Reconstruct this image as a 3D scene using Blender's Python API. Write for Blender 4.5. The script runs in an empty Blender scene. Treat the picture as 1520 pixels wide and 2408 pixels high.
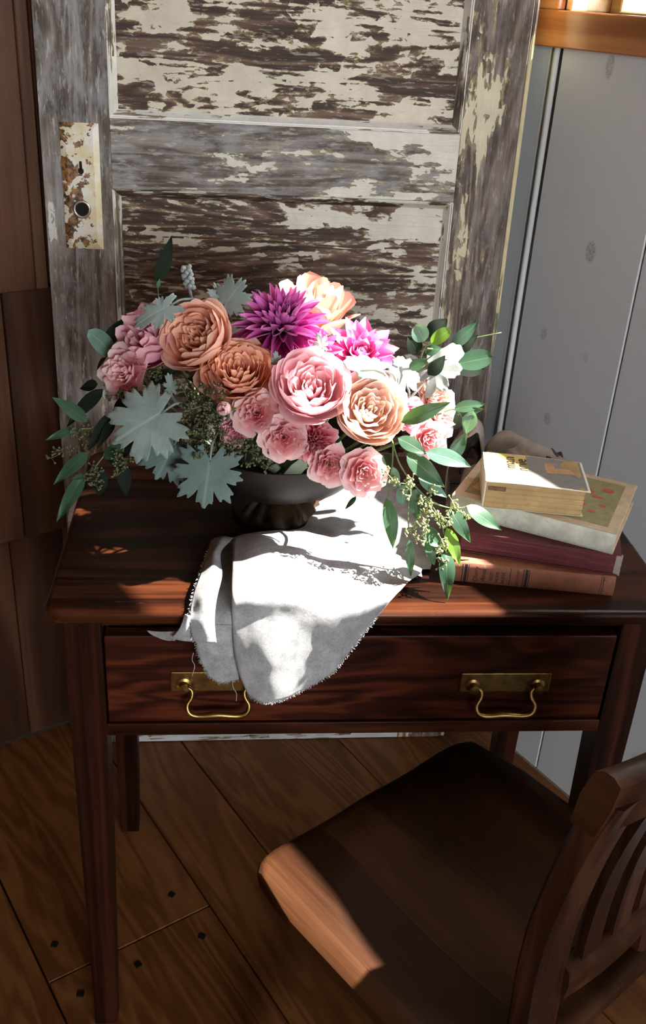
import bpy, bmesh, math, random
from mathutils import Vector, Matrix, noise
random.seed(7)
PI = math.pi
scene = bpy.context.scene
COL = scene.collection

# ------------------------------------------------------------------ camera
FPX = 2309.9
CAM = Vector((-0.0798, -0.9808, 1.4261))
YAW, PITCH, ROLL = 0.10928, 0.49160, 0.06344
_f = Vector((math.sin(YAW)*math.cos(PITCH), math.cos(YAW)*math.cos(PITCH), -math.sin(PITCH)))
_r = Vector((math.cos(YAW), -math.sin(YAW), 0))
_u = _r.cross(_f)
CR = _r*math.cos(ROLL) + _u*math.sin(ROLL)
CU = -_r*math.sin(ROLL) + _u*math.cos(ROLL)
CF = _f
cd = bpy.data.cameras.new('camera'); cam = bpy.data.objects.new('camera', cd); COL.objects.link(cam)
cd.sensor_fit = 'VERTICAL'; cd.sensor_height = 24.08; cd.lens = FPX/100.0; cd.clip_start = 0.02
cam.matrix_world = Matrix(((CR.x, CU.x, -CF.x, CAM.x), (CR.y, CU.y, -CF.y, CAM.y), (CR.z, CU.z, -CF.z, CAM.z), (0, 0, 0, 1)))
scene.camera = cam
def ray(px, py): return CF + CR*((px-760)/FPX) - CU*((py-1204)/FPX)
def at(px, py, Y):
    d = ray(px, py); return CAM + d*((Y-CAM.y)/d.y)
def atz(px, py, z):
    d = ray(px, py); return CAM + d*((z-CAM.z)/d.z)
def scale_at(P): return (P-CAM).dot(CF)/FPX        # metres per photograph pixel at P

# ------------------------------------------------------------------ light
world = bpy.data.worlds.new('sky'); scene.world = world; world.use_nodes = True
bg = world.node_tree.nodes['Background']; bg.inputs[0].default_value = (0.90, 0.95, 1.0, 1); bg.inputs[1].default_value = 12.0
sun_d = bpy.data.lights.new('sun', 'SUN'); sun_d.energy = 46.0; sun_d.angle = 0.012; sun_d.color = (1.0, 0.95, 0.88)
sun = bpy.data.objects.new('sun', sun_d); COL.objects.link(sun)
SUNV = Vector((-0.913, -0.101, -1.0)).normalized()
sun.rotation_euler = SUNV.to_track_quat('-Z', 'Y').to_euler()
scene.view_settings.view_transform = 'Standard'; scene.view_settings.look = 'None'
scene.view_settings.gamma = 1.0; scene.view_settings.exposure = 1.0; scene.view_settings.use_curve_mapping = False
scene.cycles.use_denoising = True; scene.cycles.use_adaptive_sampling = True; scene.cycles.adaptive_threshold = 0.04; scene.cycles.adaptive_min_samples = 16
scene.cycles.max_bounces = 6; scene.cycles.diffuse_bounces = 3; scene.cycles.glossy_bounces = 2; scene.cycles.transparent_max_bounces = 12
scene.cycles.sample_clamp_indirect = 6.0; scene.cycles.caustics_reflective = False; scene.cycles.caustics_refractive = False

# ------------------------------------------------------------------ node helpers
class NT:
    def __init__(s, name):
        s.m = bpy.data.materials.new(name); s.m.use_nodes = True
        s.t = s.m.node_tree; s.b = s.t.nodes['Principled BSDF']; s.out = s.t.nodes['Material Output']
    def n(s, typ, ins=None, **props):
        nd = s.t.nodes.new(typ)
        for k, v in props.items(): setattr(nd, k, v)
        for k, v in (ins or {}).items(): s.set(nd.inputs[k], v)
        return nd
    def set(s, sock, v):
        if isinstance(v, bpy.types.NodeSocket): s.t.links.new(v, sock)
        else: sock.default_value = v
    def math(s, op, a, b=0.0, clamp=False):
        nd = s.n('ShaderNodeMath', {0: a, 1: b}, operation=op); nd.use_clamp = clamp; return nd.outputs[0]
    def obj(s, rand=0.0):
        c = s.n('ShaderNodeTexCoord').outputs['Object']
        if rand:
            r = s.n('ShaderNodeObjectInfo').outputs['Random']
            k = s.math('MULTIPLY', r, rand)
            k2 = s.math('MULTIPLY', r, rand*1.7); k3 = s.math('MULTIPLY', r, rand*2.3)
            v = s.n('ShaderNodeCombineXYZ', {0: k, 1: k2, 2: k3}).outputs[0]
            c = s.n('ShaderNodeVectorMath', {0: c, 1: v}, operation='ADD').outputs[0]
        return c
    def map(s, c, sc=(1, 1, 1), loc=(0, 0, 0), rot=(0, 0, 0)):
        return s.n('ShaderNodeMapping', {'Vector': c, 'Scale': sc, 'Location': loc, 'Rotation': rot}).outputs[0]
    def noise(s, c, scale, detail=4.0, rough=0.55, dist=0.0):
        return s.n('ShaderNodeTexNoise', {'Vector': c, 'Scale': scale, 'Detail': detail, 'Roughness': rough, 'Distortion': dist}).outputs[0]
    def ramp(s, f, stops, interp='LINEAR'):
        nd = s.n('ShaderNodeValToRGB', {0: f}); cr = nd.color_ramp; cr.interpolation = interp
        while len(cr.elements) < len(stops): cr.elements.new(0.5)
        for e, (p, c) in zip(cr.elements, stops):
            e.position = p; e.color = (c, c, c, 1) if not isinstance(c, (tuple, list)) else (*c, 1)
        return nd.outputs[0]
    def step(s, f, lo, hi):
        nd = s.n('ShaderNodeMapRange', {'Value': f, 'From Min': lo, 'From Max': hi}); nd.clamp = True; return nd.outputs[0]
    def mix(s, f, a, b, blend='MIX'):
        nd = s.n('ShaderNodeMix', data_type='RGBA', blend_type=blend)
        s.set(nd.inputs[0], f)
        for i, v in ((6, a), (7, b)):
            s.set(nd.inputs[i], (*v, 1) if isinstance(v, (tuple, list)) and len(v) == 3 else v)
        return nd.outputs[2]
    def bump(s, h, strength=0.3, dist=0.002, normal=None):
        ins = {'Height': h, 'Strength': strength, 'Distance': dist}
        if normal is not None: ins['Normal'] = normal
        return s.n('ShaderNodeBump', ins).outputs[0]
    def fin(s, col=None, rough=None, normal=None, **kw):
        if col is not None: s.set(s.b.inputs['Base Color'], (*col, 1) if isinstance(col, (tuple, list)) and len(col) == 3 else col)
        if rough is not None: s.set(s.b.inputs['Roughness'], rough)
        if normal is not None: s.set(s.b.inputs['Normal'], normal)
        for k, v in kw.items(): s.set(s.b.inputs[k.replace('_', ' ')], v)
        return s.m
def stretch(axis, k=0.08):
    return tuple(k if i == axis else 1.0 for i in range(3))

def wood(name, dark, mid, light, axis, scale=9.0, rough=0.35, coat=0.0, contour=26.0, k=0.08, rand=3.0, wear=0.0, bump=0.15, spec=0.22):
    t = NT(name); c = t.map(t.obj(rand), stretch(axis, k))
    n1 = t.noise(c, scale, 3.0, 0.5, 0.5)
    w = t.math('ADD', t.math('MULTIPLY', t.math('SINE', t.math('MULTIPLY', n1, contour*2)), 0.5), 0.5)
    fine = t.noise(t.map(t.obj(rand), stretch(axis, 0.02)), scale*28, 2.0, 0.6)
    big = t.noise(t.obj(rand), 5.0, 3.0)
    f = t.math('ADD', t.math('ADD', t.math('MULTIPLY', w, 0.34), t.math('MULTIPLY', fine, 0.34)), t.math('MULTIPLY', big, 0.36))
    col = t.ramp(f, [(0.28, dark), (0.52, mid), (0.78, light)])
    if wear:
        sc = t.noise(t.map(t.obj(rand), stretch(axis, 0.15)), 70, 6, 0.7)
        m = t.step(sc, 0.68, 0.74)
        col = t.mix(t.math('MULTIPLY', m, wear), col, (0.32, 0.20, 0.12))
    return t.fin(col, t.math('ADD', rough-0.12, t.math('MULTIPLY', fine, 0.24)), t.bump(fine, bump, 0.0015), Coat_Weight=coat, Coat_Roughness=0.18, Specular_IOR_Level=spec)

def peeled(name, axis, cover, wd, wm, wl, paint, under=(0.55, 0.45, 0.20), grey=0.0, scale=14.0, aspect=0.35, grad=None, residue=0.3, chunky=0.5, follow=0.05):
    """weathered wood with flaking paint; cover = share of paint left; grad=(axis, x0, x1, d0, d1) shifts the cover along the piece"""
    t = NT(name); o = t.obj()
    sw = stretch(axis, 0.10)
    n1 = t.noise(t.map(o, sw), 16.0, 3.0, 0.5, 0.6)
    ring = t.math('ADD', t.math('MULTIPLY', t.math('SINE', t.math('MULTIPLY', n1, 60.0)), 0.5), 0.5)
    fine = t.noise(t.map(o, stretch(axis, 0.035)), 320.0, 2.0, 0.65)
    big = t.noise(o, 7.0, 3.0)
    f = t.math('ADD', t.math('ADD', t.math('MULTIPLY', ring, 0.30), t.math('MULTIPLY', fine, 0.42)), t.math('MULTIPLY', big, 0.30))
    wcol = t.ramp(f, [(0.30, wd), (0.52, wm), (0.76, wl)])
    if grey:
        g = t.step(t.noise(t.map(o, stretch(axis, 0.3)), 38.0, 6.0, 0.7), 0.46, 0.60)
        wcol = t.mix(t.math('MULTIPLY', g, grey), wcol, (0.36, 0.36, 0.37))
    # residue specks of thin paint left in the grain
    sp = t.noise(t.map(o, stretch(axis, 0.18)), 150.0, 5.0, 0.7)
    wcol = t.mix(t.math('MULTIPLY', t.step(sp, 0.56, 0.62), residue), wcol, (0.50, 0.47, 0.40))
    # flakes: warped low noise plus blocky cells
    c2 = t.map(o, stretch(axis, aspect))
    pn = t.noise(c2, scale, 5.0, 0.66, 0.0)
    vo = t.n('ShaderNodeTexVoronoi', {'Vector': t.n('ShaderNodeVectorMath', {0: t.map(o, stretch(axis, 0.6)), 1: t.n('ShaderNodeVectorMath', {0: t.n('ShaderNodeTexNoise', {'Vector': o, 'Scale': 60.0}).outputs[1], 1: (0.012, 0.012, 0.012)}, operation='MULTIPLY').outputs[0]}, operation='ADD').outputs[0], 'Scale': 70.0})
    cell = t.math('MULTIPLY', t.math('SUBTRACT', vo.outputs['Color'], 0.5), 0.16*chunky)
    v = t.math('ADD', t.math('ADD', pn, cell), t.math('MULTIPLY', t.math('SUBTRACT', ring, 0.5), follow))
    if grad:
        ax, x0, x1, d0, d1 = grad
        sx = t.n('ShaderNodeSeparateXYZ', {0: o}).outputs[ax]
        gr = t.n('ShaderNodeMapRange', {'Value': sx, 'From Min': x0, 'From Max': x1, 'To Min': d0, 'To Max': d1}).outputs[0]
        v = t.math('ADD', v, gr)
    th = 0.5 + (0.5-cover)*0.36
    m = t.step(v, th, th+0.012)
    mu = t.step(v, th-0.022, th-0.012)
    pv = t.noise(o, 30.0, 4.0, 0.6)
    pcol = t.mix(t.step(pv, 0.35, 0.7), tuple(x*0.82 for x in paint), paint)
    crack = t.n('ShaderNodeTexVoronoi', {'Vector': t.map(o, stretch(axis, 0.45)), 'Scale': 55.0}, feature='DISTANCE_TO_EDGE').outputs['Distance']
    cm = t.math('SUBTRACT', 1.0, t.step(crack, 0.0, 0.022))
    pcol = t.mix(t.math('MULTIPLY', cm, 0.14), pcol, (0.20, 0.15, 0.10))
    col = t.mix(t.math('MULTIPLY', mu, 0.30), wcol, under)
    col = t.mix(m, col, pcol)
    h = t.math('ADD', m, t.math('MULTIPLY', fine, 0.35))
    return t.fin(col, t.math('ADD', 0.72, t.math('MULTIPLY', m, -0.27)), t.bump(h, 0.75, 0.0022))

def simple(name, col, rough=0.5, metal=0.0, var=0.0, scale=20.0, bump=0.0, coat=0.0, axis=None):
    t = NT(name)
    if not var: return t.fin(col, rough, Metallic=metal, Coat_Weight=coat)
    o = t.obj(2.0); c = t.map(o, stretch(axis, 0.15)) if axis is not None else o
    n = t.noise(c, scale, 5.0, 0.6)
    cc = t.mix(t.step(n, 0.3, 0.7), tuple(x*(1-var) for x in col), tuple(min(1, x*(1+var)) for x in col))
    return t.fin(cc, rough, t.bump(n, bump, 0.001) if bump else None, Metallic=metal, Coat_Weight=coat)

def petal_mat(name, base, mid, tip, transl=0.42, edge=None):
    t = NT(name)
    uv = t.n('ShaderNodeUVMap').outputs[0]
    s = t.n('ShaderNodeSeparateXYZ', {0: uv})
    streak = t.noise(t.map(uv, (26, 1.2, 1)), 3.0, 3.0)
    v = t.math('ADD', s.outputs[1], t.math('MULTIPLY', t.math('SUBTRACT', streak, 0.5), 0.25))
    stops = [(0.05, base), (0.5, mid), (0.92, tip)]
    if edge: stops[2] = (0.80, tip); stops.append((0.98, edge))
    col = t.ramp(v, stops)
    rv = t.n('ShaderNodeObjectInfo').outputs['Random']
    hsv = t.n('ShaderNodeHueSaturation', {'Color': col, 'Hue': t.math('ADD', 0.492, t.math('MULTIPLY', rv, 0.016)), 'Value': t.math('ADD', 0.9, t.math('MULTIPLY', rv, 0.2)), 'Saturation': 1.0}).outputs[0]
    t.fin(hsv, 0.55, t.bump(streak, 0.25, 0.0006), Sheen_Weight=0.15)
    tr = t.n('ShaderNodeBsdfTranslucent', {'Color': hsv}).outputs[0]
    mx = t.n('ShaderNodeMixShader', {0: transl, 1: t.b.outputs[0], 2: tr}).outputs[0]
    t.t.links.new(mx, t.out.inputs[0]); return t.m

def leaf_mat(name, a, b, rough=0.4, transl=0.25, vein=(0.35, 0.45, 0.30), fuzz=0.0, veins=False, spec=0.3):
    t = NT(name)
    uv = t.n('ShaderNodeUVMap').outputs[0]; s = t.n('ShaderNodeSeparateXYZ', {0: uv})
    n = t.noise(t.obj(3.0), 40.0, 4.0)
    col = t.mix(t.step(n, 0.3, 0.7), a, b)
    au = t.math('ABSOLUTE', t.math('SUBTRACT', s.outputs[0], 0.5))
    mid = t.math('SUBTRACT', 1.0, t.step(au, 0.012, 0.035))
    if veins:
        ph = t.math('SUBTRACT', t.math('MULTIPLY', s.outputs[1], 7.0), t.math('MULTIPLY', au, 9.0))
        sv = t.step(t.math('SINE', t.math('MULTIPLY', ph, PI*2)), 0.90, 0.99)
        mid = t.math('MAXIMUM', mid, t.math('MULTIPLY', sv, 0.35))
    col = t.mix(t.math('MULTIPLY', mid, 0.6), col, vein)
    fz = t.noise(t.obj(), 700.0, 2.0)
    t.fin(col, rough, t.bump(t.math('ADD', t.math('MULTIPLY', mid, -0.6), t.math('MULTIPLY', fz, 0.5 if fuzz else 0.05)), 0.35, 0.0008), Sheen_Weight=fuzz*0.5, Specular_IOR_Level=spec)
    tr = t.n('ShaderNodeBsdfTranslucent', {'Color': t.mix(0.5, col, (0.30, 0.55, 0.06))if not fuzz else col}).outputs[0]
    mx = t.n('ShaderNodeMixShader', {0: transl, 1: t.b.outputs[0], 2: tr}).outputs[0]
    t.t.links.new(mx, t.out.inputs[0]); return t.m

# ------------------------------------------------------------------ geometry helpers
def mk(name, V, F, uv=None, smooth=True):
    me = bpy.data.meshes.new(name); me.from_pydata([tuple(v) for v in V], [], F)
    if uv:
        L = me.uv_layers.new(name='UVMap'); idx = [0]*len(me.loops); me.loops.foreach_get('vertex_index', idx)
        L.data.foreach_set('uv', [c for i in idx for c in uv[i]])
    if smooth: me.polygons.foreach_set('use_smooth', [True]*len(me.polygons))
    me.update(); return me
def sharp(me, ang=35):
    try: me.set_sharp_from_angle(angle=math.radians(ang))
    except Exception: pass
    return me
def tag(o, label=None, cat=None, group=None, kind=None):
    if label: o['label'] = label
    if cat: o['category'] = cat
    if group: o['group'] = group
    if kind: o['kind'] = kind
    return o
def link(name, me, mat, parent=None, M=None):
    o = bpy.data.objects.new(name, me); COL.objects.link(o)
    if me is not None and mat is not None and not me.materials: me.materials.append(mat)
    if parent is not None: o.parent = parent
    if M is not None: o.matrix_basis = M
    return o
def thing(name, label=None, cat=None, M=None, group=None, kind=None):
    o = bpy.data.objects.new(name, None); COL.objects.link(o); o.empty_display_size = 0.03
    if M is None: M = Matrix.Identity(4)
    if isinstance(M, Vector): M = Matrix.Translation(M)
    o.matrix_basis = M
    return tag(o, label, cat, group, kind)
def wpart(root, name, V, F, mat, uv=None, smooth=True, parent=None, sh=None):
    """a part whose vertices are given in world space"""
    inv = root.matrix_basis.inverted()
    me = mk(name, [inv @ Vector(v) for v in V], F, uv, smooth)
    if sh: sharp(me, sh)
    return link(name, me, mat, parent or root)
def lpart(root, name, V, F, mat, uv=None, smooth=True, parent=None, sh=None):
    me = mk(name, V, F, uv, smooth)
    if sh: sharp(me, sh)
    return link(name, me, mat, parent or root)
def box(x0, x1, y0, y1, z0, z1, bev=0.0, seg=2, M=None):
    bm = bmesh.new(); bmesh.ops.create_cube(bm, size=1)
    for v in bm.verts: v.co = Vector(((x0+x1)/2+v.co.x*(x1-x0), (y0+y1)/2+v.co.y*(y1-y0), (z0+z1)/2+v.co.z*(z1-z0)))
    if bev: bmesh.ops.bevel(bm, geom=bm.edges[:], offset=bev, segments=seg, profile=0.6, affect='EDGES')
    if M is not None: bm.transform(M)
    bm.verts.index_update()
    V = [v.co.copy() for v in bm.verts]; F = [[v.index for v in f.verts] for f in bm.faces]; bm.free()
    return V, F
def join(parts):
    V, F = [], []
    for v, f in parts:
        k = len(V); V += list(v); F += [[i+k for i in q] for q in f]
    return V, F
def grid(fn, nu, nv, closed=False):
    V, UV, F = [], [], []
    for j in range(nv+1):
        for i in range(nu+1):
            V.append(Vector(fn(i/nu, j/nv))); UV.append((i/nu, j/nv))
    for j in range(nv):
        for i in range(nu):
            a = j*(nu+1)+i; F.append([a, a+1, a+nu+2, a+nu+1])
    return V, F, UV
def lathe(prof, n=48, mod=None):
    V, F = [], []
    for k, (r, z) in enumerate(prof):
        for i in range(n):
            a = 2*PI*i/n; rr, zz = (r, z) if mod is None else mod(k, r, z, a)
            V.append(Vector((rr*math.cos(a), rr*math.sin(a), zz)))
    for k in range(len(prof)-1):
        for i in range(n):
            j = (i+1) % n; F.append([k*n+i, k*n+j, (k+1)*n+j, (k+1)*n+i])
    return V, F
def catmull(P, n):
    P = [Vector(p) for p in P]; Q = [P[0]*2-P[1]] + P + [P[-1]*2-P[-2]]; out = []
    for i in range(1, len(Q)-2):
        for k in range(n):
            t = k/n; a, b, c, d = Q[i-1], Q[i], Q[i+1], Q[i+2]
            out.append(0.5*((2*b)+(c-a)*t+(2*a-5*b+4*c-d)*t*t+(3*b-a-3*c+d)*t**3))
    out.append(P[-1].copy()); return out
def tube(P, r, n=8, cap=True):
    P = [Vector(p) for p in P]; V, F = [], []; m = len(P)
    up = Vector((0.3, 0.2, 1)).normalized()
    for k, p in enumerate(P):
        d = (P[min(k+1, m-1)]-P[max(k-1, 0)]).normalized()
        s = d.cross(up)
        if s.length < 1e-3: s = d.cross(Vector((1, 0, 0)))
        s.normalize(); q = s.cross(d).normalized(); up = q
        rr = r(k/(m-1)) if callable(r) else r
        for i in range(n):
            a = 2*PI*i/n; V.append(p+s*math.cos(a)*rr+q*math.sin(a)*rr)
    for k in range(m-1):
        for i in range(n):
            j = (i+1) % n; F.append([k*n+i, k*n+j, (k+1)*n+j, (k+1)*n+i])
    if cap: F.append(list(range(n))[::-1]); F.append([(m-1)*n+i for i in range(n)])
    return V, F
def frame(d, up=Vector((0, 0, 1))):
    """rotation whose Z is d"""
    z = Vector(d).normalized(); x = up.cross(z)
    if x.length < 1e-4: x = Vector((1, 0, 0))
    x.normalize(); y = z.cross(x)
    return Matrix((x, y, z)).transposed().to_4x4()

# ------------------------------------------------------------------ materials
M_floor = wood('floor_fir', (0.098, 0.033, 0.0085), (0.150, 0.054, 0.0145), (0.205, 0.082, 0.0245), 1, 9.0, 0.42, 0.10, 34.0, 0.13, spec=0.2)
M_table = wood('table_mahogany', (0.0075, 0.0020, 0.0008), (0.026, 0.0066, 0.0024), (0.078, 0.022, 0.0080), 0, 9.0, 0.34, 0.10, 18.0, 0.10, 2.0, 0.8, spec=0.15)
M_tableleg = wood('table_leg_wood', (0.007, 0.002, 0.001), (0.020, 0.005, 0.0028), (0.045, 0.0115, 0.0048), 2, 12.0, 0.40, 0.05, 14.0, 0.05, 2.0, 0.45, spec=0.14)
M_drawer = wood('drawer_fir', (0.014, 0.003, 0.0015), (0.040, 0.0085, 0.004), (0.090, 0.021, 0.0075), 0, 10.0, 0.40, 0.06, 30.0, 0.22, 2.0, 0.3, spec=0.14)
M_chair = wood('chair_oak', (0.021, 0.0070, 0.0025), (0.035, 0.0122, 0.0044), (0.062, 0.0245, 0.0092), 1, 16.0, 0.5, 0.0, 6.0, 0.06, 2.0, spec=0.10)
M_chairv = wood('chair_oak_upright', (0.013, 0.0045, 0.0025), (0.030, 0.010, 0.0055), (0.058, 0.021, 0.011), 2, 16.0, 0.38, 0.15, 12.0, 0.06, 2.0)
M_cedar = wood('cedar_wall', (0.026, 0.0085, 0.004), (0.050, 0.018, 0.008), (0.095, 0.040, 0.018), 2, 6.0, 0.55, 0.0, 14.0, 0.12, 5.0)
M_cedarpale = wood('cedar_wall_pale', (0.060, 0.026, 0.012), (0.10, 0.048, 0.023), (0.16, 0.085, 0.045), 2, 6.0, 0.55, 0.0, 14.0, 0.12, 5.0)
M_trim = wood('fir_trim', (0.19, 0.060, 0.018), (0.32, 0.120, 0.040), (0.46, 0.20, 0.075), 1, 9.0, 0.32, 0.35, 20.0, 0.05, 2.0)
M_trimlit = wood('fir_trim_sunlit', (0.42, 0.27, 0.12), (0.58, 0.40, 0.20), (0.70, 0.52, 0.30), 1, 9.0, 0.35, 0.1, 20.0, 0.05, 2.0)  # lighter copy of fir_trim, sun glare on the jamb put into the colour
M_dark = simple('dark_gap', (0.006, 0.004, 0.003), 0.9)
M_roomwood = simple('room_wood', (0.17, 0.085, 0.040), 0.7, 0, 0.2, 4.0)
M_plaster = simple('plaster', (0.50, 0.48, 0.44), 0.9, 0, 0.06, 6.0)
M_brass = simple('aged_brass', (0.30, 0.19, 0.065), 0.34, 1.0, 0.35, 70.0, 0.05)
M_iron = simple('black_iron', (0.010, 0.009, 0.008), 0.55, 0.6)
CREAM = (0.66, 0.61, 0.48); WHITE = (0.70, 0.69, 0.64)
WD = ((0.033, 0.018, 0.011), (0.092, 0.050, 0.031), (0.205, 0.138, 0.098))
GD = ((0.065, 0.050, 0.038), (0.145, 0.118, 0.095), (0.28, 0.25, 0.22))
M_panel_up = peeled('panel_flaking_upper', 0, 0.50, *WD, (0.64, 0.58, 0.44), scale=24, aspect=0.40, residue=0.45, follow=0.10, chunky=1.0)
M_panel_lo = peeled('panel_flaking_lower', 0, 0.42, *WD, (0.64, 0.60, 0.49), scale=24, aspect=0.28, grad=(0, -0.04, 0.52, -0.07, 0.05), residue=0.7, follow=0.10, chunky=0.9)
M_stileL = peeled('stile_weathered_grey', 2, 0.16, *GD, WHITE, grey=0.55, scale=26, aspect=0.22, residue=0.6, grad=(2, 1.3, 0.7, -0.04, 0.05))
M_stileR = peeled('stile_weathered_brown', 2, 0.30, (0.055, 0.036, 0.025), (0.125, 0.088, 0.066), (0.25, 0.205, 0.17), (0.62, 0.55, 0.36), grey=0.25, scale=17, aspect=0.25, residue=0.4, grad=(0, 0.52, 0.59, 0.06, -0.05))
M_rail = peeled('rail_weathered', 0, 0.34, *GD, (0.68, 0.65, 0.55), grey=0.65, scale=15, aspect=0.35, residue=0.6, grad=(0, 0.0, 0.52, -0.07, 0.13))
M_mould = peeled('moulding_cream', 2, 0.62, *GD, (0.70, 0.68, 0.60), scale=22, aspect=0.12, residue=0.5)
M_mouldh = peeled('moulding_white', 0, 0.66, *GD, (0.78, 0.77, 0.72), scale=22, aspect=0.12, residue=0.5)
M_doorlow = peeled('rail_white_low', 0, 0.72, *GD, (0.62, 0.63, 0.62), scale=20, aspect=0.08, residue=0.6)
M_dooredge = peeled('edge_yellow', 2, 0.62, *GD, (0.66, 0.58, 0.32), scale=22, aspect=0.10)
def plate_mat():
    t = NT('lock_plate_paint'); o = t.obj()
    n = t.noise(o, 38.0, 7.0, 0.65, 0.4)
    sx = t.n('ShaderNodeSeparateXYZ', {0: o}).outputs[0]
    v = t.math('ADD', n, t.n('ShaderNodeMapRange', {'Value': sx, 'From Min': -0.122, 'From Max': -0.060, 'To Min': -0.11, 'To Max': 0.13}).outputs[0])
    rust = t.mix(t.step(t.noise(o, 160.0, 4.0), 0.4, 0.6), (0.045, 0.025, 0.014), (0.33, 0.15, 0.04))
    pc = t.mix(t.step(t.noise(o, 25.0, 3.0), 0.42, 0.58), (0.66, 0.58, 0.34), (0.72, 0.70, 0.60))
    m = t.step(v, 0.46, 0.475)
    col = t.mix(m, rust, pc)
    st = t.step(t.noise(o, 90.0, 6.0, 0.7), 0.58, 0.70)
    col = t.mix(t.math('MULTIPLY', st, 0.5), col, (0.40, 0.20, 0.06))
    return t.fin(col, 0.5, t.bump(t.math('ADD', m, t.math('MULTIPLY', n, 0.4)), 0.6, 0.0012))
M_plate = plate_mat()
def white_wall():
    t = NT('whitewashed_boards'); o = t.obj()
    sep = t.n('ShaderNodeSeparateXYZ', {0: o}); n = t.noise(t.map(o, (1, 1, 0.06)), 30.0, 4.0)
    n2 = t.noise(o, 3.0, 2.0)
    col = t.mix(n, (0.57, 0.60, 0.605), (0.63, 0.665, 0.68)); col = t.mix(t.math('MULTIPLY', n2, 0.4), col, (0.56, 0.58, 0.59))
    sp = t.noise(o, 260.0, 3.0)
    tot = None
    for b, z, rb, rz, k in ((0.490, 1.340, .009, .020, .75), (0.519, 1.058, .011, .019, .85), (0.447, 0.894, .008, .013, .55), (0.489, 0.744, .009, .013, .7), (0.550, 0.883, .007, .010, .35), (0.846, 0.194, .016, .020, .35), (0.72, 0.98, .010, .016, .5), (0.74, 0.55, .010, .018, .5)):
        db = t.math('DIVIDE', t.math('SUBTRACT', sep.outputs[1], b), rb); dz = t.math('DIVIDE', t.math('SUBTRACT', sep.outputs[2], z), rz)
        d = t.math('SQRT', t.math('ADD', t.math('MULTIPLY', db, db), t.math('MULTIPLY', dz, dz)))
        ringm = t.math('MULTIPLY', t.math('SUBTRACT', 1.0, t.step(d, 0.75, 1.05)), k)
        tot = ringm if tot is None else t.math('MAXIMUM', tot, ringm)
    kf = t.math('MULTIPLY', tot, t.math('ADD', 0.25, t.math('MULTIPLY', t.step(sp, 0.42, 0.58), 0.6)))
    col = t.mix(kf, col, (0.20, 0.20, 0.19))
    return t.fin(col, 0.55, t.bump(n, 0.06, 0.001))
M_white = white_wall()
def glass():
    t = NT('window_glass')
    tr = t.n('ShaderNodeBsdfTransparent').outputs[0]; gl = t.n('ShaderNodeBsdfGlossy', {'Roughness': 0.02}).outputs[0]
    fr = t.n('ShaderNodeFresnel', {'IOR': 1.4}).outputs[0]
    t.t.links.new(t.n('ShaderNodeMixShader', {0: t.math('MULTIPLY', fr, 0.6), 1: tr, 2: gl}).outputs[0], t.out.inputs[0]); return t.m
M_glass = glass()
def linen(name, a, b, weave=900.0, transl=0.15):
    t = NT(name); uv = t.n('ShaderNodeUVMap').outputs[0]; o = t.obj()
    n = t.noise(o, 45.0, 5.0, 0.6); nf = t.noise(o, 500.0, 3.0, 0.6)
    col = t.mix(t.step(t.math('ADD', t.math('MULTIPLY', n, 0.6), t.math('MULTIPLY', nf, 0.4)), 0.38, 0.62), a, b)
    wx = t.n('ShaderNodeTexWave', {'Vector': uv, 'Scale': weave*0.16, 'Distortion': 1.5, 'Detail': 2.0}, bands_direction='X').outputs[1]
    wy = t.n('ShaderNodeTexWave', {'Vector': uv, 'Scale': weave*0.16, 'Distortion': 1.5, 'Detail': 2.0}, bands_direction='Y').outputs[1]
    h = t.math('ADD', t.math('ADD', wx, wy), t.math('MULTIPLY', n, 1.5))
    t.fin(col, 0.85, t.bump(h, 0.35, 0.0006), Sheen_Weight=0.2)
    tr = t.n('ShaderNodeBsdfTranslucent', {'Color': col}).outputs[0]
    t.t.links.new(t.n('ShaderNodeMixShader', {0: transl, 1: t.b.outputs[0], 2: tr}).outputs[0], t.out.inputs[0]); return t.m
M_linen = linen('natural_linen', (0.27, 0.27, 0.27), (0.49, 0.495, 0.50))
M_taupe = linen('taupe_cloth', (0.30, 0.24, 0.19), (0.40, 0.33, 0.27))
M_leather = simple('dark_lining', (0.030, 0.022, 0.018), 0.6)

# ------------------------------------------------------------------ room shell (room frame: x = away from right wall, y = along right wall)
WN = Vector((0.8712, 0.4909, 0)); WW = Vector((0.4909, -0.8712, 0)); FZ = -0.036; K = 1.02524; CORNER = Vector((0.2737, 1.1371, FZ))   # floor level, unit of the room frame
ROOM = Matrix(((-WN.x, WW.x, 0, CORNER.x), (-WN.y, WW.y, 0, CORNER.y), (0, 0, 1, CORNER.z), (0, 0, 0, 1))) @ Matrix.Scale(K, 4)
RA, RB, RH = 3.6, 4.2, 2.45
def struct(name, V, F, mat, smooth=False):
    o = link(name, mk(name, V, F, None, smooth), mat, None, ROOM); o['kind'] = 'structure'; return o
floor = struct('floor', *box(-0.05, RA+0.05, -0.05, RB+0.05, -0.06, -0.014), M_dark)
ceiling = struct('ceiling', *box(-0.15, RA+0.15, -0.15, RB+0.15, RH, RH+0.08), M_roomwood)
seams = [0.0, 0.31, 0.602, 0.749, 1.040, 1.30, 1.49, 1.78, 2.02, 2.30, 2.48, 2.77, 3.02, 3.31, RA]
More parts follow.
